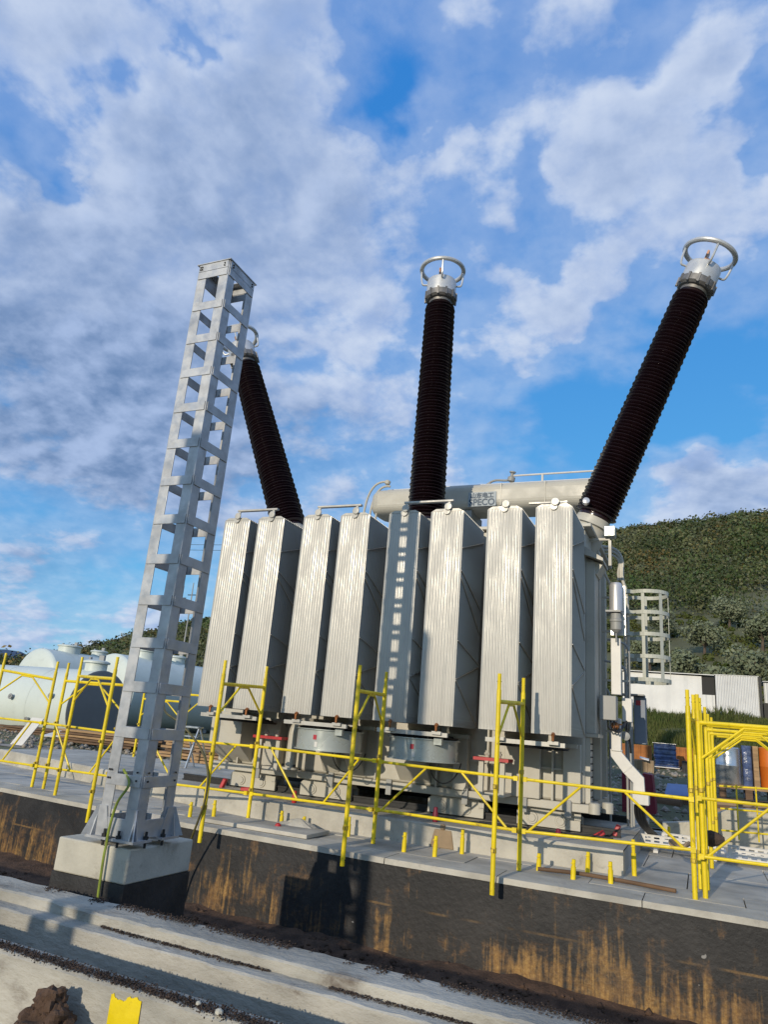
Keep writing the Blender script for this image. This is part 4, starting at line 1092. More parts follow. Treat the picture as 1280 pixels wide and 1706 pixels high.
def scaffold_frame(pa, pb, za, zb, ta, tb, label, group):
    """two posts at pa and pb (x,y), bottoms za/zb, tops ta/tb; crossbar below the spigots and two knee braces"""
    A, B = Vector((*pa, 0)), Vector((*pb, 0))
    Tm = Thing('scaffold_frame', label, 'scaffold frame', ((A.x + B.x) / 2, (A.y + B.y) / 2, min(za, zb)), group)
    r = 0.0245
    for Pp, z0, t in ((A, za, ta), (B, zb, tb)):
        po = Tm.part('post', MB().cyl((Pp.x, Pp.y, z0), (Pp.x, Pp.y, t - 0.16), r, n=12), 'yellow')
        Tm.part('spigot', MB().cyl((Pp.x, Pp.y, t - 0.159), (Pp.x, Pp.y, t), r * 0.8, n=10), 'yellow', parent=po)
        Tm.part('pin', MB().cyl((Pp.x - 0.028, Pp.y, z0 + 0.06), (Pp.x + 0.028, Pp.y, z0 + 0.06), 0.007, n=6).cyl((Pp.x - 0.024, Pp.y, t - 0.08), (Pp.x + 0.024, Pp.y, t - 0.08), 0.006, n=6), 'dark', parent=po)
    for Pp, z0 in ((A, za), (B, zb)):
        for zc in (z0 + 0.36 + 0.03 * math.sin(Pp.x * 9), z0 + 0.95 + 0.02 * math.cos(Pp.x * 7)):
            Tm.part('clamp_collar', MB().cyl((Pp.x, Pp.y, zc - 0.022), (Pp.x, Pp.y, zc + 0.022), r + 0.005, n=12).obox((Pp.x, Pp.y - r - 0.014, zc), (0.012, 0, 0), (0, 0.014, 0), (0, 0, 0.014)), 'clamp_steel')
    pA = Vector((A.x, A.y, ta - 0.28)); pB = Vector((B.x, B.y, tb - 0.28)); d = (pB - pA)
    Tm.part('crossbar', MB().cyl(pA, pB, 0.022, n=10), 'yellow')
    for s, Pp in ((0.40, pA), (0.60, pB)):
        q = pA + d * s - Vector((0, 0, 0.026)); e = Pp - Vector((0, 0, 0.36))
        mid = pA + d * 0.5 - Vector((0, 0, 0.026))
        Tm.part('knee_brace', MB().tube([mid, q, q + (e - q) * 0.06, e], 0.014, 8), 'yellow')
    return Tm


G1 = 'scaffold frames along the retaining wall'
scaffold_frame((-6.98, 7.35), (-8.47, 8.2), -0.11, 0.0, 1.90, 1.94, 'yellow scaffold frame hung on the wall left of the lattice column', G1)
scaffold_frame((-5.30, 7.38), (-5.41, 8.50), -0.12, 0.0, 1.93, 1.97, 'yellow scaffold frame hung on the wall in front of the two leftmost radiators', G1)
scaffold_frame((-3.47, 7.36), (-3.575, 8.37), -0.10, 0.0, 1.95, 1.97, 'yellow scaffold frame hung on the wall in front of the column shadow', G1)
scaffold_frame((-1.88, 7.37), (-1.80, 8.14), -0.125, 0.0, 1.935, 1.965, 'yellow scaffold frame hung on the wall before the two rightmost radiators', G1)
scaffold_frame((-0.11, 8.10), (-0.06, 8.75), 0.0, 0.0, 1.93, 1.93, 'yellow scaffold frame standing edge on at the left of the stacked frames', G1)
G2 = 'scaffold frames standing at the left edge'
scaffold_frame((-10.58, 8.6), (-9.38, 8.6), 0.0, 0.0, 1.97, 1.88, 'yellow scaffold frame facing the viewer at the left edge', G2)
scaffold_frame((-9.14, 8.6), (-7.95, 8.62), 0.0, 0.0, 1.87, 1.87, 'yellow scaffold frame facing the viewer partly behind the lattice column', G2)
scaffold_frame((-9.75, 12.5), (-8.75, 12.5), 0.03, 0.03, 1.90, 1.90, 'far yellow scaffold frame standing beyond the pit behind the column', 'far scaffold frames')
scaffold_frame((-10.2, 12.9), (-11.3, 12.9), 0.0, 0.0, 1.75, 1.75, 'far yellow scaffold frame standing beside the white stepladder', 'far scaffold frames')
# stacked portal frames at right
G3 = 'row of scaffold frames at the right'
st = [(-0.02, 8.25, 1.90, 'nearest'), (0.0, 8.75, 1.90, 'second'), (0.06, 10.4, 1.90, 'third'), (0.11, 12.2, 1.90, 'fourth'), (0.165, 13.0, 1.89, 'rearmost')]
for i, (x, y, t, wd) in enumerate(st):
    scaffold_frame((x, y), (x + 1.05, y + 0.02), 0.0, 0.0, t, t - 0.005, '%s of the yellow scaffold frames standing in a row at the right edge' % wd, G3)

# guard rail panels -------------------------------------------------------------


def guard_panel(a, b, zu, zl, za, zb, label, flip=False, group='guard rails between the scaffold frames', braces=True):
    """a, b = (x,y) of posts; upper and lower rails at zu/zl on side a and za/zb on side b"""
    Tm = Thing('guard_rail_panel', label, 'guard rail', ((a[0] + b[0]) / 2, (a[1] + b[1]) / 2, 0), group)
    A1 = Vector((a[0], a[1], zu)); B1 = Vector((b[0], b[1], za)); A0 = Vector((a[0], a[1], zl)); B0 = Vector((b[0], b[1], zb))
    for n_, p, q in (('upper_rail', A1, B1), ('lower_rail', A0, B0)):
        d = (q - p).normalized() * 0.03
        ra = Tm.part(n_, MB().cyl(p + d, q - d, 0.0165, n=10), 'yellow')
        for e in (p + d, q - d):
            Tm.part('hook', MB().obox(e, (0.024, 0, 0), (0, 0.022, 0), (0, 0, 0.024)), 'yellow', parent=ra)
    if braces:
        for s0, s1 in (((0.36, 0.05), (0.62, 0.93)) if flip else ((0.14, 0.40), (0.86, 0.62))):
            p = A1.lerp(B1, s0) - Vector((0, 0.0, 0.012)); q = A0.lerp(B0, s1) + Vector((0, 0.0, 0.012))
            Tm.part('diagonal', MB().cyl(p, q, 0.013, n=8), 'yellow')
    return Tm


guard_panel((-7.42, 8.42), (-5.43, 8.46), 0.905, 0.325, 0.925, 0.345, 'yellow guard rail panel half hidden behind the lattice column')
guard_panel((-5.40, 8.46), (-3.59, 8.33), 0.93, 0.345, 0.915, 0.37, 'yellow guard rail panel between the post by the red flange and the next post')
guard_panel((-3.56, 8.33), (-1.82, 8.10), 0.91, 0.375, 0.90, 0.385, 'yellow guard rail panel crossing in front of the right fan drum', True)
guard_panel((-1.78, 8.10), (-0.08, 8.08), 0.90, 0.385, 0.885, 0.43, 'yellow guard rail panel between the last wall frame and the stack', True)
guard_panel((-0.07, 8.14), (1.75, 8.14), 0.90, 0.375, 0.90, 0.385, 'yellow guard rail panel running off the right edge', True)
guard_panel((-9.10, 8.33), (-7.45, 8.40), 0.945, 0.335, 0.907, 0.325, 'yellow guard rail panel left of the lattice column')
guard_panel((-10.9, 8.33), (-9.13, 8.33), 0.955, 0.345, 0.945, 0.335, 'yellow guard rail panel at the left edge of the picture')
# mesh panel behind the stack
Tm = Thing('mesh_guard_panel', 'yellow rail grid with thin uprights behind the stacked frames', 'guard rail', (0.8, 12.3, 0.2))
for z0, z1 in ((0.89, 0.925), (0.58, 0.60), (0.285, 0.31)):
    Tm.part('rail', MB().cyl((0.22, 12.3, z0), (1.8, 12.3, z1 + 0.03), 0.013, n=8), 'yellow')
for x in (0.445, 0.70, 1.1, 1.5):
    Tm.part('upright', MB().cyl((x, 12.27, 0.19), (x, 12.27, 0.93), 0.011, n=8), 'yellow')

# short cut-off posts
G4 = 'short yellow pipe stubs in the pit floor'
stub_txt = ['left of the olive hanging cable', 'between the cable and the red flange post', 'beside the soil mound on the plinth edge', 'just right of the soil mound', 'behind the post of the third frame', 'left of the rust stained foot on the plinth', 'in front of the rust stained foot', 'right of the rust stained foot',
            'under the rightmost wall frame', 'left of the pair before the plinth corner', 'close to the plinth face near its corner', 'in front of the plinth corner', 'at the plinth corner, tallest of the stubs', 'far off in front of the pale end wall']
for (x, y, h), tx in zip(((-6.09, 8.19, .18), (-5.73, 8.2, .24), (-5.0, 8.66, .17), (-4.68, 8.68, .14), (-4.02, 8.62, .22), (-3.1, 8.15, .2), (-2.74, 8.16, .21), (-2.57, 8.63, .26), (-1.64, 8.36, .16), (-1.25, 8.16, .18), (-1.18, 8.7, .2), (-0.89, 8.23, .2), (-0.72, 8.94, .36), (-0.50, 12.6, .22)), stub_txt):
    th = 0.05 * (random.random() - .5)
    s_ = MB().cyl((x, y, -0.01), (x + th * h, y, h * 0.62), 0.026, n=12).cyl((x + th * h, y, h * 0.62), (x + th * h * 1.5, y, h), 0.020, n=10).cyl((x + th * h - 0.024, y - .02, h * 0.8), (x + th * h + 0.01, y - .023, h * 0.8), 0.006, n=6)
    solo('pipe_stub', s_, 'yellow', 'short yellow pipe stub ' + tx, 'pipe stub', (x, y, 0), group=G4)

# ------------------------------------------------------------------ small things on the plinth and pad
for (x, y, z, h, m_, tx) in ((-5.0, 8.93, 0.252, 0.15, 'red', 'bright red bottle standing on the plinth edge left of the middle'), (-3.04, 9.0, 0.252, 0.17, 'maroon', 'dark red bottle standing on the plinth above the rusty foot'), (-1.58, 9.2, 0.252, 0.09, 'maroon', 'short dark red can on the plinth by the right bogie')):
    solo('red_bottle', MB().lathe([(0.030, 0), (0.034, 0.01), (0.034, h * 0.6), (0.026, h * 0.72), (0.026, h * 0.92), (0.018, h)], (x, y, z), (0, 0, 1), 14), m_, tx, 'bottle', (x, y, z), group='red containers on the plinth')
for (x, y, z, d, tx) in ((-6.05, 9.36, 0.29, (1, 0.2, 0.1), 'red rag roll lying left on the plinth'), (-6.58, 9.55, 0.31, (0.3, 0.2, 1), 'red tin at the far left of the plinth'), (-1.17, 9.62, 0.29, (1, 0.3, 0.6), 'red plastic wrapper lying at the plinth corner'), (-1.0, 9.95, 0.33, (0.4, 0.2, 1), 'dark red tool propped at the right end of the plinth')):
    solo('red_item', MB().obox((x, y, z), Vector(d).normalized() * 0.07, Vector((0, 0.035, 0)), Vector((-d[2], 0, d[0])).normalized() * 0.028), 'red', tx, 'small item', (x, y, z), group='red items on the plinth', bevel=0.01)
solo('red_ball_float', MB().lathe([(0.005, 0), (0.03, 0.01), (0.042, 0.04), (0.03, 0.07), (0.005, 0.08)], (-4.80, 8.24, 0.005), (0, 0, 1), 14), 'red', 'small red ball lying on the coping beside the grey rubble', 'ball', (-4.8, 8.24, 0))
solo('twig', MB().tube(smooth_path([(-5.02, 8.30, 0.012), (-4.88, 8.22, 0.03), (-4.72, 8.2, 0.015), (-4.55, 8.25, 0.02)], 4), 0.009, 6), 'wood_dark', 'thin dark stick lying beside the red ball', 'stick', (-4.8, 8.25, 0))
hp = MB(); rings = []
for k in range(6):
    t = k / 5; ring = []
    for i in range(18):
        a = 2 * math.pi * i / 18; rr = (0.34 * (1 - t) + 0.02) * (1 + 0.4 * nz(math.cos(a) * 1.5, math.sin(a) * 1.5, t * 3))
        ring.append((-4.66 + rr * math.cos(a) * 1.15, 8.50 + rr * math.sin(a) * 0.5, 0.0 + 0.13 * t + 0.01 * nz(a * 2, t)))
    rings.append(ring)
for r0, r1 in zip(rings, rings[1:]):
    for i in range(18):
        hp.quad(r0[i], r0[(i + 1) % 18], r1[(i + 1) % 18], r1[i])
hp.quad(*rings[-1])
solo('mortar_heap', hp, 'conc', 'low grey heap of mortar rubble by the red ball', 'rubble heap', (-4.66, 8.5, 0))
solo('raised_slab', MB().prism([(-5.75, 7.96, 0.004), (-4.22, 7.92, 0.004), (-4.22, 8.5, 0.004), (-5.75, 8.55, 0.004)], (0, 0, 0.045)), 'slab', 'raised stone slab on the pad below the second scaffold frame', 'slab', (-5, 8.2, 0), smooth=False, bevel=0.006)
solo('pipe', MB().tube(smooth_path([(-1.62, 8.22, 0.03), (-1.2, 8.3, 0.035), (-0.7, 8.28, 0.03), (-0.28, 8.2, 0.03)], 4), 0.02, 10), 'wood_dark', 'rusty brown pipe lying along the foot of the wall coping', 'pipe', (-1, 8.25, 0))
solo('stained_foot', MB().prism([(-3.02, 8.785, 0.0), (-2.72, 8.785, 0.0), (-2.76, 8.785, 0.20), (-2.97, 8.785, 0.20)], (0, 0.03, 0)).lathe([(0.03, 0), (0.03, 0.06)], (-2.87, 8.8, 0.20), (0, 0, 1), 10), 'tan', 'rust stained mortar foot stuck to the plinth face', 'footing', (-2.87, 8.8, 0), bevel=0.01)
# clutter: hoses and cable ends on plinth
for k, (x0, x1, y) in enumerate(((-6.4, -5.6, 9.2), (-5.0, -4.0, 9.3), (-3.2, -1.9, 9.35), (-2.6, -1.0, 9.5))):
    pts = [(x0 + (x1 - x0) * i / 6, y + 0.12 * nz(i * 1.3, k * 2.2), 0.268 + 0.004 * (i % 2)) for i in range(7)]
    solo('loose_hose', MB().tube(smooth_path(pts, 4), 0.012 + 0.003 * (k % 2), 7), 'black' if k % 2 == 0 else 'dark', ['thin black hose lying on the plinth under the left fan box', 'dark cable lying on the plinth under the left fan drum', 'black hose lying on the plinth beside the third bogie', 'dark cable lying before the rightmost bogie'][k], 'hose', (x0, y, 0.26), group='hoses on the plinth')

# white cable tray ------------------------------------------------------------


def cable_tray(x0, x1, y, z, label):
    Tm = Thing('cable_tray', label, 'cable tray', ((x0 + x1) / 2, y, z), 'white perforated cable trays')
    wy, h = 0.5, 0.11
    def side(yc, nm):
        m_ = MB(); n = int((x1 - x0) / 0.105); p = (x1 - x0) / n; t = 0.004
        for i in range(n):
            a = x0 + p * i
            m_.box(a, a + p * 0.38, yc - t / 2, yc + t / 2, z, z + h)
            m_.box(a + p * 0.3801, a + p * 0.9999, yc - t / 2, yc + t / 2, z, z + h * 0.22).box(a + p * 0.3801, a + p * 0.9999, yc - t / 2, yc + t / 2, z + h * 0.42, z + h * 0.60).box(a + p * 0.3801, a + p * 0.9999, yc - t / 2, yc + t / 2, z + h * 0.80, z + h)
        m_.box(x0, x1, yc - 0.014, yc + 0.014, z + h + 0.0005, z + h + 0.006)
        Tm.part('side_rail', m_, 'white_steel', smooth=False)
    side(y - wy / 2, 'f'); side(y + wy / 2, 'b')
    n = int((x1 - x0) / 0.1)
    bt = MB()
    for i in range(n + 1):
        a = x0 + (x1 - x0) * i / n
        bt.box(a - 0.028, a + 0.028, y - wy / 2 + 0.003, y + wy / 2 - 0.003, z + 0.004, z + 0.010)
    bt.box(x0, x1, y - 0.10, y - 0.05, z + 0.011, z + 0.015).box(x0, x1, y + 0.05, y + 0.10, z + 0.011, z + 0.015)
    Tm.part('tray_bed', bt, 'white_steel', smooth=False)
    return Tm


cable_tray(-1.13, 0.22, 11.40, 0.10, 'white perforated cable tray under the white sloping duct')
cable_tray(0.27, 2.2, 11.22, 0.07, 'white perforated cable tray running off the right edge')
for x in (-0.62, 0.1, 1.4):
    solo('tray_support', MB().box(x - 0.03, x + 0.03, 11.1, 11.6, 0.0, 0.03).box(x - 0.025, x + 0.025, 11.14, 11.18, 0.031, 0.062), 'white_steel', ['left', 'middle', 'right'][(-0.62, 0.1, 1.4).index(x)] + ' white bracket under the perforated cable tray', 'bracket', (x, 11.3, 0), group='tray brackets')
solo('rope_coil', MB().tube([(-0.28 + 0.10 * math.cos(a) + 0.02 * math.sin(3 * a), 9.9 + 0.12 * math.sin(a), 0.26 + 0.03 * math.cos(2 * a) + 0.008 * k) for k in range(3) for a in np.linspace(0, 2 * math.pi, 18)], 0.016, 6), 'tan', 'brown rope coil hanging by the stacked frames above the tray', 'rope', (-0.28, 9.9, 0.26))
solo('oily_rag', MB().lathe([(0.02, 0), (0.07, 0.04), (0.085, 0.12), (0.06, 0.2), (0.02, 0.25)], (-0.06, 9.0, 0.46), (1, 0, 0.05), 9), 'soil_dark', 'dark crumpled rag tied across the yellow stacked posts', 'rag', (0.0, 9.0, 0.46), smooth=False)

# ------------------------------------------------------------------ BACKGROUND LEFT: tanks, timber, ladder


def storage_tank(c, axis, r, L, label, neck=None, endmat='tankwhite', bulge=1.0):
    """horizontal cylinder, c = centre of the visible end, axis points away from it"""
    c = Vector(c); a = Vector(axis).normalized()
    g = c.z - r
    Tm = Thing('storage_tank', label, 'tank', (c.x, c.y, g - 0.3), 'pale storage tanks behind the pit')
    Tm.part('shell', MB().lathe([(r, 0.0), (r, L)], c, a, 48, caps=False), 'tankwhite')
    dome = [(r * math.sin(t), -0.22 * r * math.cos(t) * 1.0) for t in np.linspace(0.02, math.pi / 2, 10)]
    dome = [(q, h * bulge) for q, h in dome]
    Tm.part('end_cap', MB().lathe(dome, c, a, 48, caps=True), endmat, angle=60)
    Tm.part('end_cap', MB().lathe([(q, L - h) for q, h in dome[::-1]], c, a, 48), 'tankwhite', angle=60)
    for k in range(1, 4):
        Tm.part('weld_band', MB().lathe([(r + 0.006, L * k / 4), (r + 0.006, L * k / 4 + 0.05)], c, a, 48, caps=False), 'tankwhite')
    sd = a.cross(Vector((0, 0, 1))).normalized()
    if sd.y > 0:
        sd = -sd
    for k, an in ((0.10, 0.25), (0.22, -0.35), (0.34, 0.15), (0.5, -0.2)):
        p = c + a * (L * k) + (sd * math.cos(an) + Vector((0, 0, 1)) * math.sin(an)) * r
        dd = (sd * math.cos(an) + Vector((0, 0, 1)) * math.sin(an))
        Tm.part('nozzle', MB().cyl(p - dd * 0.03, p + dd * 0.14, 0.06, n=10).cyl(p + dd * 0.10, p + dd * 0.14, 0.11, n=12), 'grey_cab')
    for k in (0.18, 0.8):
        p = c + a * (L * k); s = a.cross(Vector((0, 0, 1))).normalized()
        Tm.part('saddle', MB().obox((p.x, p.y, g - 0.02), s * r * 0.6, a * 0.12, (0, 0, 0.32)), 'grey_cab')
    for k, rr, h in (neck or ((0.3, 0.42, 0.3),)):
        p = c + a * (L * k)
        nk = Tm.part('manhole', MB().lathe([(rr, -0.4), (rr, h), (rr + 0.09, h), (rr + 0.09, h + 0.07), (rr * 0.9, h + 0.12), (0.02, h + 0.14)], (p.x, p.y, c.z + r - 0.02), (0, 0, 1), 24), 'tankwhite')
        Tm.part('manhole_bolts', MB().box(p.x - rr, p.x - rr + 0.1, p.y - 0.05, p.y + 0.05, c.z + r + h + 0.1, c.z + r + h + 0.22).box(p.x + rr - 0.3, p.x + rr - 0.05, p.y - 0.05, p.y + 0.05, c.z + r + h + 0.1, c.z + r + h + 0.3), 'grey_cab', parent=nk)
    return Tm


storage_tank((-21.4, 22.0, 1.02), (-0.998, 0.05, 0), 1.50, 9.0, 'long pale storage tank lying sideways with its shaded end by the column', neck=((0.06, 0.42, 0.28),), endmat='tank_end', bulge=0.25)
storage_tank((-38.7, 34.0, 2.2), (0.12, 1.0, 0), 2.15, 8.0, 'pale storage tank with sunlit domed end at the far left behind the sideways tank', neck=((0.25, 0.7, 0.35), (0.55, 0.5, 0.3)))
storage_tank((-28.7, 30.0, 1.95), (0.12, 1.0, 0), 1.95, 8.0, 'pale storage tank with sunlit domed end just left of the column', neck=((0.25, 0.65, 0.35), (0.55, 0.5, 0.3)))
storage_tank((-15.6, 24.0, 1.15), (0.12, 1.0, 0), 1.55, 8.0, 'storage tank mostly hidden between the column and the first radiator', neck=((0.3, 0.5, 0.3),))

# timber stacks
def timber_stack(x0, y0, z0, L, nw, nh, label, mats, ang=0.0):
    Tm = Thing('timber_stack', label, 'timber stack', (x0, y0, z0), 'timber stacks behind the pit')
    for h in range(nh):
        for k in range(nw):
            l = L * (0.8 + 0.2 * random.random()); xo = x0 + 0.3 * random.random(); y = y0 + k * 0.26
            m_ = MB(); z = z0 + h * 0.075; a = ang + 0.02 * (random.random() - .5)
            m_.obox((xo + l / 2, y, z + 0.03), (l / 2 * math.cos(a), l / 2 * math.sin(a), 0), (-0.11 * math.sin(a), 0.11 * math.cos(a), 0), (0, 0, 0.028))
            Tm.part('plank', m_, random.choice(mats))
    return Tm


timber_stack(-18.2, 17.2, 0.10, 3.6, 4, 5, 'stack of brown planks under the shaded end of the sideways tank', ['wood', 'wood_dark', 'wood_dark'])
timber_stack(-13.2, 16.0, 0.10, 3.2, 4, 6, 'stack of light and dark planks between the column and the transformer', ['wood', 'wood', 'wood_dark'])
timber_stack(-11.4, 15.0, 0.12, 2.6, 3, 4, 'low stack of fresh planks right beside the transformer base', ['wood', 'wood', 'wood_dark'])
timber_stack(-23.5, 19.5, 0.05, 4.6, 4, 3, 'low stack of dark planks at the left edge under the tank', ['wood_dark', 'wood_dark', 'wood'])
solo('leaning_board', MB().obox((-16.5, 14.6, 0.42), (0.22, 0.0, 0.0), (0.0, 0.012, 0.0), (0.16, 0.12, 0.36)), 'white_steel', 'pale board leaning below the sideways tank at the left edge', 'board', (-16.5, 14.6, 0.05))
solo('scrap_plate', MB().obox((-18.6, 18.3, 0.28), (0.9, 0.1, 0.05), (0, 0.4, 0.1), (0, 0, 0.012)), 'white_steel', 'crumpled pale sheet lying under the sideways tank', 'sheet', (-18.6, 18.3, 0.1))
# stepladder
Tm = Thing('stepladder', 'white aluminium stepladder standing behind the column by the planks', 'stepladder', (-9.2, 12.0, 0.0))
for s in (-0.17, 0.17):
    Tm.part('stile', MB().bar((-9.17 + s, 12.0, 1.0), (-9.24 + s, 11.75, -0.01), 0.022, 0.045, up=(0, 1, 0)), 'silver')
    Tm.part('rear_leg', MB().bar((-9.17 + s * 0.9, 12.05, 0.98), (-9.10 + s, 12.5, -0.01), 0.02, 0.03, up=(0, 1, 0)), 'silver')
for k in range(4):
    t = 0.12 + 0.235 * k
    Tm.part('step', MB().box(-9.24 + 0.07 * t - 0.15, -9.24 + 0.07 * t + 0.15, 11.76 + 0.25 * t, 11.86 + 0.25 * t, t - 0.012, t + 0.012), 'silver')
Tm.part('top_step', MB().box(-9.35, -8.99, 11.94, 12.12, 0.985, 1.015), 'silver')

# distant masts and wires
Tm = Thing('line_gantry', 'cluster of thin steel masts far behind the lattice column', 'masts', (-27, 41, 0))
for k in range(5):
    x = -34.0 + 0.42 * k; y = 41.0 + 0.5 * (k % 2); h = 9.9 + 0.4 * math.sin(k * 2.2)
    Tm.part('mast', MB().cyl((x, y, -0.2), (x, y, h), 0.06, 0.035, n=6), 'grey_cab')
    Tm.part('mast_arm', MB().bar((x - 0.35, y, h - 0.9), (x + 0.35, y, h - 0.9), 0.05, 0.06), 'dark')
for k in range(2):
    pts = [(-58.5 + 3.4 * i, 70, 20.2 + 0.7 * k + 0.010 * (i - 6) ** 2) for i in range(13)]
    solo('power_line', MB().tube(pts, 0.025, 4), 'dark', ['lower', 'upper'][k] + ' dark power line crossing the sky behind the column', 'power line', (-30, 70, 19), group='power lines')

# ------------------------------------------------------------------ BACKGROUND RIGHT
GZ = lambda x, y: float(terrain_z(x, y))
# pallet with wrapped drums
Tm = Thing('wrapped_pallet', 'pallet of goods in shiny dark blue stretch wrap on the gravel', 'pallet', (-1.13, 28.0, GZ(-1.1, 28)), 'wrapped pallets')
gz = GZ(-1.1, 28) - 0.02
for dx in (-0.30, 0.0, 0.30):
    Tm.part('pallet_block', MB().box(-1.10 + dx - 0.06, -1.10 + dx + 0.06, 27.65, 28.35, gz, gz + 0.09), 'wood_dark')
Tm.part('pallet_deck', MB().box(-1.50, -0.70, 27.6, 28.4, gz + 0.091, gz + 0.12), 'white_steel')
def wrapped(x0, x1, y0, y1, z0, z1, seed):
    m_ = MB(); n = 9; rings = []
    for k in range(n + 1):
        t = k / n; ring = []
        for i in range(28):
            a = 2 * math.pi * i / 28; c, s = math.cos(a), math.sin(a)
            p = 0.35
            ux = math.copysign(abs(c) ** p, c); uy = math.copysign(abs(s) ** p, s)
            e = 1 + 0.03 * nz(ux * 2, uy * 2, t * 7 + seed) + 0.02 * math.sin(t * 21)
            ring.append(((x0 + x1) / 2 + ux * (x1 - x0) / 2 * e, (y0 + y1) / 2 + uy * (y1 - y0) / 2 * e, z0 + (z1 - z0) * t))
        rings.append(ring)
    for r0, r1 in zip(rings, rings[1:]):
        for i in range(28):
            m_.quad(r0[i], r0[(i + 1) % 28], r1[(i + 1) % 28], r1[i])
    m_.quad(*rings[-1]); return m_
Tm.part('lower_bundle', wrapped(-1.50, -0.72, 27.6, 28.4, gz + 0.121, 1.08, 1), 'bluewrap')
Tm.part('upper_bundle', wrapped(-1.53, -0.80, 27.65, 28.35, 1.081, 1.56, 2), 'bluewrap')
Tm.part('cover_sheet', MB().box(-1.56, -0.79, 27.6, 28.4, 1.562, 1.575), 'silver')
Tm2 = Thing('wrapped_pallet', 'dark blue wrapped bundle between the silver drum and the brown crate', 'pallet', (1.0, 20.2, GZ(1, 20)), 'wrapped pallets')
g2 = GZ(0.95, 20.2)
Tm2.part('bundle', wrapped(0.88, 1.10, 19.9, 20.4, g2 + 0.1, 1.60, 4), 'bluewrap')
Tm2.part('pallet_deck', MB().box(0.30, 1.55, 19.6, 20.5, g2 + 0.3, g2 + 0.38), 'wood')
Tm2.part('pallet_block', MB().box(0.35, 0.5, 19.6, 20.5, g2 - 0.05, g2 + 0.299).box(0.9, 1.05, 19.6, 20.5, g2 - 0.05, g2 + 0.299).box(1.4, 1.5, 19.6, 20.5, g2 - 0.05, g2 + 0.299), 'wood_dark')
solo('silver_drum', MB().lathe([(0.27, 0), (0.28, 0.02), (0.28, 0.40), (0.284, 0.41), (0.284, 0.43), (0.28, 0.44), (0.28, 0.82), (0.26, 0.84)], (0.58, 20.0, g2 + 0.382), (0, 0, 1), 28), 'silver', 'shiny silver drum standing on timber behind the stacked frames', 'drum', (0.58, 20, g2 + 0.38))
solo('brown_crate', MB().box(1.11, 1.22, 19.7, 20.3, g2 + 0.381, 1.60), 'wood', 'narrow brown timber crate beside the orange drum', 'crate', (1.16, 20, g2 + 0.38))
solo('orange_drum', MB().lathe([(0.24, 0), (0.25, 0.02), (0.25, 0.45), (0.256, 0.46), (0.256, 0.48), (0.25, 0.49), (0.25, 0.88), (0.23, 0.9)], (1.50, 20.0, g2 + 0.382), (0, 0, 1), 24), 'orange_b', 'bright orange drum at the right edge behind the stacked frames', 'drum', (1.5, 20, g2 + 0.38))
# rusty orange plates / crates
for (x0, x1, y, z1, m_, tx) in ((-2.75, -1.72, 29.6, 1.47, 'orange', 'rusty orange steel barrier left of the wrapped pallet'), (-0.86, -0.1, 29.8, 1.50, 'orange', 'rusty orange steel barrier right of the wrapped pallet'), (-2.05, -1.45, 26.2, 0.98, 'tan', 'tan board crate in front of the left orange panel'), (-0.62, -0.05, 27.2, 1.05, 'dark', 'dark covered crate right of the wrapped pallet')):
    gq = GZ((x0 + x1) / 2, y) - 0.03
    bx_ = MB().box(x0, x1, y, y + 0.5, gq, z1)
    nrib = 4
    for k in range(nrib):
        xa = x0 + (x1 - x0) * (k + 0.5) / nrib
        bx_.box(xa - 0.03, xa + 0.03, y - 0.035, y - 0.001, gq, z1 - 0.03)
    solo('rusty_barrier' if m_ == 'orange' else 'crate', bx_, m_, tx, 'barrier' if m_ == 'orange' else 'crate', (x0, y, gq), bevel=0.01)
solo('cardboard_scrap', MB().obox((-1.72, 26.0, 1.03), (0.14, 0, -0.03), (0, 0.12, 0.02), (0, 0, 0.012)), 'white_steel', 'white scrap lying on the tan crate', 'scrap', (-1.72, 26, 1.0))
gq = GZ(-0.5, 18)
Tb = Thing('lidded_bin', 'dark bin with pale blue lid in front of the wrapped pallet', 'bin', (-0.55, 18.2, gq))
Tb.part('bin_body', MB().prism([(-0.80, 18.0, gq - 0.03), (-0.33, 18.0, gq - 0.03), (-0.30, 18.0, 0.40), (-0.80, 18.0, 0.38)], (0, 0.5, 0)), 'wood_dark', bevel=0.01)
Tb.part('lid', MB().prism([(-0.78, 17.95, 0.405), (-0.30, 17.95, 0.42), (-0.33, 18.5, 0.60), (-0.74, 18.5, 0.59)], (0, 0.03, 0.03)), 'bluelid')
solo('fallen_log', MB().lathe([(0.15, 0), (0.16, 0.3), (0.13, 0.55)], (-0.98, 17.8, 0.24), (1, -0.2, 0), 12), 'wood_dark', 'short dark log lying left of the lidded bin', 'log', (-0.8, 17.8, 0.2))
gq = GZ(-1.2, 16)
solo('maroon_container', MB().prism([(-1.50, 16.0, gq - 0.02), (-0.86, 16.0, gq - 0.02), (-0.92, 16.0, 0.84), (-1.10, 16.0, 0.86), (-1.12, 16.0, 0.76), (-1.5, 16.0, 0.84)], (0, 0.6, 0)), 'maroon', 'dark red sheet metal container behind the white duct', 'container', (-1.2, 16.2, gq), bevel=0.01)
# long rusty bar pile
for k in range(4):
    solo('timber_beam', MB().bar((0.2, 16.2 + 0.3 * k, 0.28 + 0.05 * k), (3.6, 16.3 + 0.3 * k, 0.38 + 0.05 * k), 0.18, 0.12), 'wood_dark' if k % 2 else 'tan', ['nearest dark beam', 'second beam', 'third beam', 'rearmost beam'][k] + ' of the low pile behind the rail grid', 'beam', (0.2, 16.2 + .3 * k, 0.2), group='beams behind the rail grid')

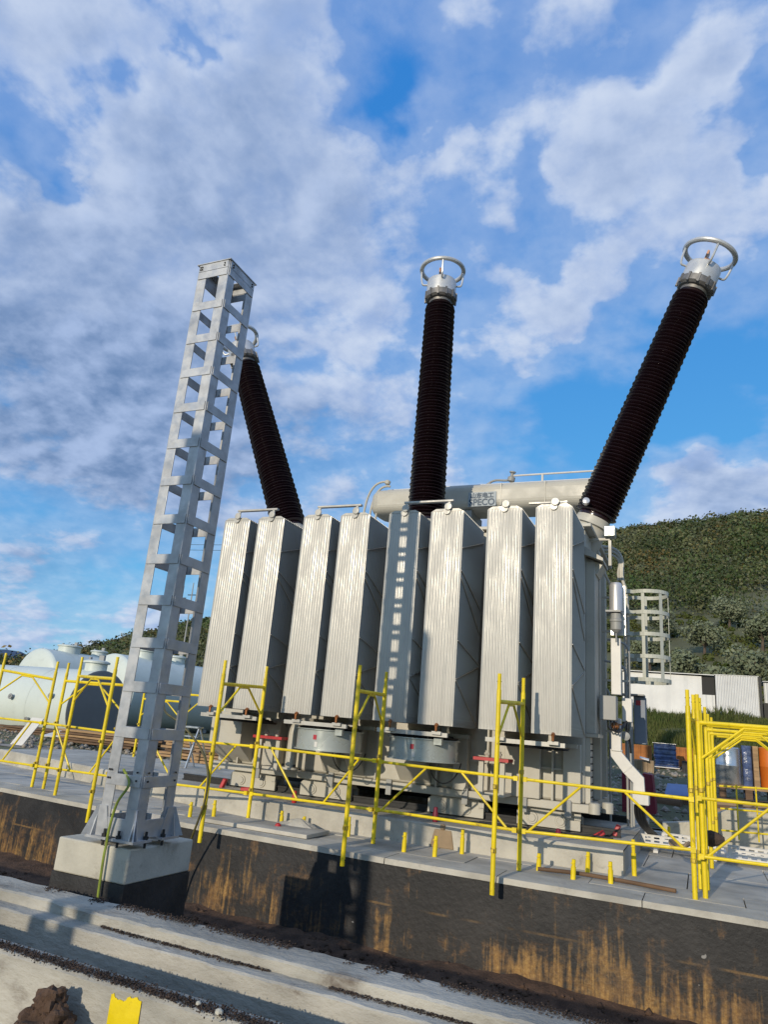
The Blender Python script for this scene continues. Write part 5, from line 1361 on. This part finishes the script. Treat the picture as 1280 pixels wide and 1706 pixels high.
# corrugated white sheds on the bank
def corrugated(x0, x1, y, zb0, zb1, zt0, zt1, pitch=0.19, amp=0.03):
    m_ = MB(); n = int((x1 - x0) / pitch * 4)
    pr = []
    for i in range(n + 1):
        x = x0 + (x1 - x0) * i / n; t = i / n
        pr.append((x, y - amp * (0, 1, 1, 0)[i % 4], zb0 + (zb1 - zb0) * t, zt0 + (zt1 - zt0) * t))
    for a, b in zip(pr, pr[1:]):
        m_.quad((a[0], a[1], a[2]), (b[0], b[1], b[2]), (b[0], b[1], b[3]), (a[0], a[1], a[3]))
    return m_


TA = Thing('metal_shed', 'long white sheet metal shed with a dark square opening on the grassy bank', 'shed', (-1.5, 44.5, 3.4), 'white sheds on the bank')
TA.part('wall', corrugated(-4.0, 0.165, 44.0, 3.2, 3.3, 5.50, 5.44, 0.9, 0.012), 'shed', smooth=False)
TA.part('wall', corrugated(0.165, 0.80, 44.0, 3.2, 3.3, 4.46, 4.46, 0.3, 0.012), 'shed', smooth=False)
TA.part('window', MB().box(0.165, 0.80, 44.06, 44.12, 4.462, 5.42), 'glassdark')
TA.part('side_wall', MB().box(0.76, 0.80, 44.13, 47.5, 3.3, 5.42).box(-4.0, -3.96, 44.13, 47.5, 3.2, 5.45), 'shed')
TA.part('rear_wall', MB().box(-3.95, 0.75, 47.45, 47.5, 3.3, 5.42), 'shed')
TA.part('roof', MB().prism([(-4.2, 43.8, 5.56), (0.9, 43.8, 5.50), (0.9, 43.8, 5.54), (-4.2, 43.8, 5.60)], (0, 3.9, 0.25)), 'shed')
TB = Thing('metal_shed', 'white corrugated shed right of the dark square opening', 'shed', (1.9, 44.5, 3.5), 'white sheds on the bank')
TB.part('wall', corrugated(0.86, 2.92, 43.6, 3.4, 3.4, 5.52, 5.52, 0.16, 0.03), 'shed', smooth=False)
TB.part('side_wall', MB().box(2.89, 2.93, 43.62, 46.5, 3.4, 5.50).box(0.85, 0.88, 43.62, 46.5, 3.4, 5.50), 'shed')
TB.part('roof', MB().box(0.80, 2.97, 43.55, 46.6, 5.521, 5.55), 'shed')
TB.part('corner_post', MB().box(2.95, 3.06, 43.5, 43.62, 3.3, 5.50), 'dark')
TC = Thing('metal_shed', 'white corrugated shed cut off by the right edge of the picture', 'shed', (5, 44.5, 3.5), 'white sheds on the bank')
TC.part('wall', corrugated(3.2, 8.0, 44.0, 4.2, 4.2, 5.25, 5.3, 0.25, 0.03), 'shed', smooth=False)
TC.part('roof', MB().box(3.15, 8.1, 43.9, 46.8, 5.31, 5.34), 'shed')
TC.part('plinth', MB().box(3.15, 8.1, 44.05, 46.8, 3.3, 4.199), 'dark')

# ------------------------------------------------------------------ VEGETATION


def leaf_cloud(centers, radii, per, leaf, seed, squash=0.8, tight=1.0):
    """many small leaf clumps: returns quads spread through ellipsoid crowns"""
    rg = np.random.default_rng(seed)
    n = len(centers); C = np.repeat(centers, per, 0); Rr = np.repeat(radii, per)
    d = rg.normal(size=(n * per, 3)); d /= np.linalg.norm(d, axis=1)[:, None]
    rad = (0.45 + 0.55 * rg.random(n * per) ** 0.5)[:, None]
    lump = 1 + 0.22 * np.sin(d[:, 0:1] * 5 + np.repeat(rg.random(n) * 6, per)[:, None]) * np.cos(d[:, 2:3] * 4 + d[:, 1:2] * 5)
    rad = 1 - (1 - rad) * tight
    p = C + d * rad * lump * Rr[:, None] * np.array([1, 1, squash])
    nrm = d + 0.55 * rg.normal(size=d.shape); nrm /= np.linalg.norm(nrm, axis=1)[:, None]
    t = np.cross(nrm, rg.normal(size=d.shape)); t /= np.linalg.norm(t, axis=1)[:, None] + 1e-9; b = np.cross(nrm, t)
    s = (np.repeat(leaf, per) if np.ndim(leaf) else np.full(n * per, leaf)) * (0.6 + 0.8 * rg.random(n * per))
    t *= s[:, None]; b *= s[:, None] * 0.8
    V = np.stack([p - t, p - b * 0.8, p + t, p + b], 1).reshape(-1, 3)
    F = np.arange(len(V)).reshape(-1, 4)
    return V, F


def sky_el(az):
    return np.interp(az, SK_AZ, SK_EL)


def build_forest():
    rg = np.random.default_rng(11); pts = []
    for az0, az1, r0, r1, n in ((-62, -36, 62, 330, 1500), (-36, -8, 70, 330, 800), (-8, 16, 97, 332, 2500)):
        az = rg.uniform(az0, az1, n); r = np.sqrt(rg.uniform(r0 ** 2, r1 ** 2, n))
        pts.append(np.stack([az, r], 1))
    ridge = np.stack([np.concatenate([rg.uniform(-62, -36, 200), rg.uniform(-8, 16, 260)]), rg.uniform(318, 334, 460)], 1)
    pts = np.concatenate(pts + [ridge]); az = np.radians(pts[:, 0]); r = pts[:, 1]
    x = np.sin(az) * r; y = np.cos(az) * r; z = terrain_z(x, y)
    s = rg.uniform(1.5, 4.2, len(x)) * np.where(pts[:, 0] < -36, 0.8, 1.0)
    clump = np.array([nz(a_ * 0.03, b_ * 0.03, 3.0) for a_, b_ in zip(x, y)])
    keep = (clump + rg.normal(size=len(x)) * 0.12 > -0.42) | (r > 316)
    x, y, z, r, s, clump = (q_[keep] for q_ in (x, y, z, r, s, clump))
    tint = np.ones((len(x), 4)); kind = rg.random(len(x)) + 0.5 * clump
    base_t = rg.uniform(0.55, 1.25, len(x))
    tint[:, :3] = base_t[:, None] * np.where(kind[:, None] > 0.92, np.array([[1.35, 0.95, 0.7]]), np.where(kind[:, None] < 0.25, np.array([[0.62, 0.80, 0.60]]), np.where(kind[:, None] > 0.7, np.array([[1.0, 1.0, 1.25]]), np.array([[1, 1, 1]]))))
    C = np.stack([x, y, z + s * rg.uniform(0.4, 0.95, len(x))], 1)
    V, F = leaf_cloud(C, s, 135, (np.clip(r / 330, 0.3, 1) * 0.34 + 0.08) * (0.6 + 0.15 * s), 5, 0.85, 0.5)
    me = np_mesh('forest', V, F, M['forest']); ca = me.color_attributes.new('tint', 'FLOAT_COLOR', 'POINT'); ca.data.foreach_set('color', np.repeat(tint, 135 * 4, 0).astype(np.float32).ravel()); o = bpy.data.objects.new('forest', me); link(o); o['kind'] = 'stuff'
    # scrub near the foot of the slope
    n = 420; az = np.radians(rg.uniform(-9, 16, n)); r = np.sqrt(rg.uniform(52 ** 2, 98 ** 2, n)); x = np.sin(az) * r; y = np.cos(az) * r
    s = rg.uniform(0.3, 0.8, n); C = np.stack([x, y, terrain_z(x, y) + s * 0.4], 1)
    V, F = leaf_cloud(C, s, 70, 0.14, 6, 0.7)
    me = np_mesh('scrub', V, F, M['grass']); o = bpy.data.objects.new('scrub', me); link(o); o['kind'] = 'stuff'


build_forest()

OL = [(1150, 0), ]
olive_spots = [(-1.0, 62, 1.9, 'olive tree standing just above the long white shed'), (1.6, 58, 1.7, 'olive tree above the joint between the white sheds'), (3.6, 62, 2.0, 'olive tree above the corrugated shed'), (6.2, 60, 1.9, 'olive tree at the right edge above the sheds'),
               (-3.6, 66, 2.1, 'olive tree seen through the ladder cage'), (0.5, 72, 2.3, 'olive tree in the middle of the terraced slope'), (4.6, 75, 2.4, 'broad olive tree on the slope right of the middle one'), (8.2, 74, 2.3, 'olive tree higher up at the right edge'),
               (-2.6, 80, 2.4, 'olive tree upper left on the slope'), (2.4, 86, 2.6, 'upper olive tree below the forest edge'), (6.8, 88, 2.6, 'upper olive tree at the right below the forest')]
for i, (xx, dd, s, tx) in enumerate(olive_spots):
    x = xx * dd / 62.0; y = dd; z = GZ(x, y)
    To = Thing('olive_tree', tx, 'olive tree', (x, y, z - 0.1), 'olive trees on the slope')
    rg = np.random.default_rng(100 + i)
    tk = MB()
    tk.cyl((x, y, z - 0.2), (x + 0.1, y, z + s * 0.5), 0.16, 0.11, n=8)
    for k in range(4):
        a = k * 1.6 + i; tk.cyl((x + 0.1, y, z + s * 0.45), (x + s * 0.5 * math.cos(a), y + s * 0.5 * math.sin(a), z + s * 1.05), 0.08, 0.03, n=6)
    To.part('trunk', tk, 'trunk')
    nb = 9; cc = []; rr = []
    for k in range(nb):
        a = 2 * math.pi * k / nb + rg.random(); q = rg.uniform(0.2, 0.65) * s
        cc.append((x + q * math.cos(a), y + q * math.sin(a), z + s * rg.uniform(0.55, 1.25))); rr.append(s * rg.uniform(0.32, 0.55))
    V, F = leaf_cloud(np.array(cc), np.array(rr), 190, 0.13, 200 + i, 0.85)
    me = np_mesh('crown', V - np.array(To.loc), F, M['olive']); o = bpy.data.objects.new('crown', me); link(o, To.o)


def build_grass():
    rg = np.random.default_rng(21); n = 42000
    az = np.radians(rg.uniform(-9, 13, n)); r = rg.uniform(30.6, 43.6, n)
    x = np.sin(az) * r; y = np.cos(az) * r; z = terrain_z(x, y)
    h = rg.uniform(0.15, 0.5, n) * (0.7 + 0.5 * np.sin(x * 1.3) * np.sin(y * 0.9)) * np.where(r > 41.5, 1.35, 1.0); wd = rg.uniform(0.012, 0.03, n)
    a = rg.uniform(0, np.pi, n); lx = rg.normal(size=n) * 0.22 * h; ly = rg.normal(size=n) * 0.22 * h
    dx = np.cos(a) * wd; dy = np.sin(a) * wd
    V = np.stack([np.stack([x - dx, y - dy, z - 0.02], 1), np.stack([x + dx, y + dy, z - 0.02], 1), np.stack([x + lx * 0.5 + dx * .7, y + ly * .5 + dy * .7, z + h * 0.6], 1), np.stack([x + lx, y + ly, z + h], 1)], 1).reshape(-1, 3)
    F = np.arange(len(V)).reshape(-1, 4)
    me = np_mesh('tall_grass', V, F, M['grass']); o = bpy.data.objects.new('tall_grass', me); link(o); o['kind'] = 'stuff'
    # gravel and rubble on the yard behind
build_grass()


def rubble(rg):
    a = math.radians(rg.uniform(-9, 14)); r = rg.uniform(14.6, 30.5); x, y = math.sin(a) * r, math.cos(a) * r
    return (x, y, GZ(x, y) + 0.01)


crumbs('rubble', rubble, 2600, 0.02, 0.12, 'gravel', 31)
grid_sheet('yard', -30, 7.0, 14.15, 16.0, 60, 8, lambda x, y: 0.03 + 0.03 * nz(x, y, 2, 0.9), 'gravel')
def rubble2(rg):
    x, y = rg.uniform(-24, -7), rg.uniform(14.2, 21); return (x, y, 0.06)
crumbs('rubble', rubble2, 1500, 0.02, 0.12, 'gravel', 32)
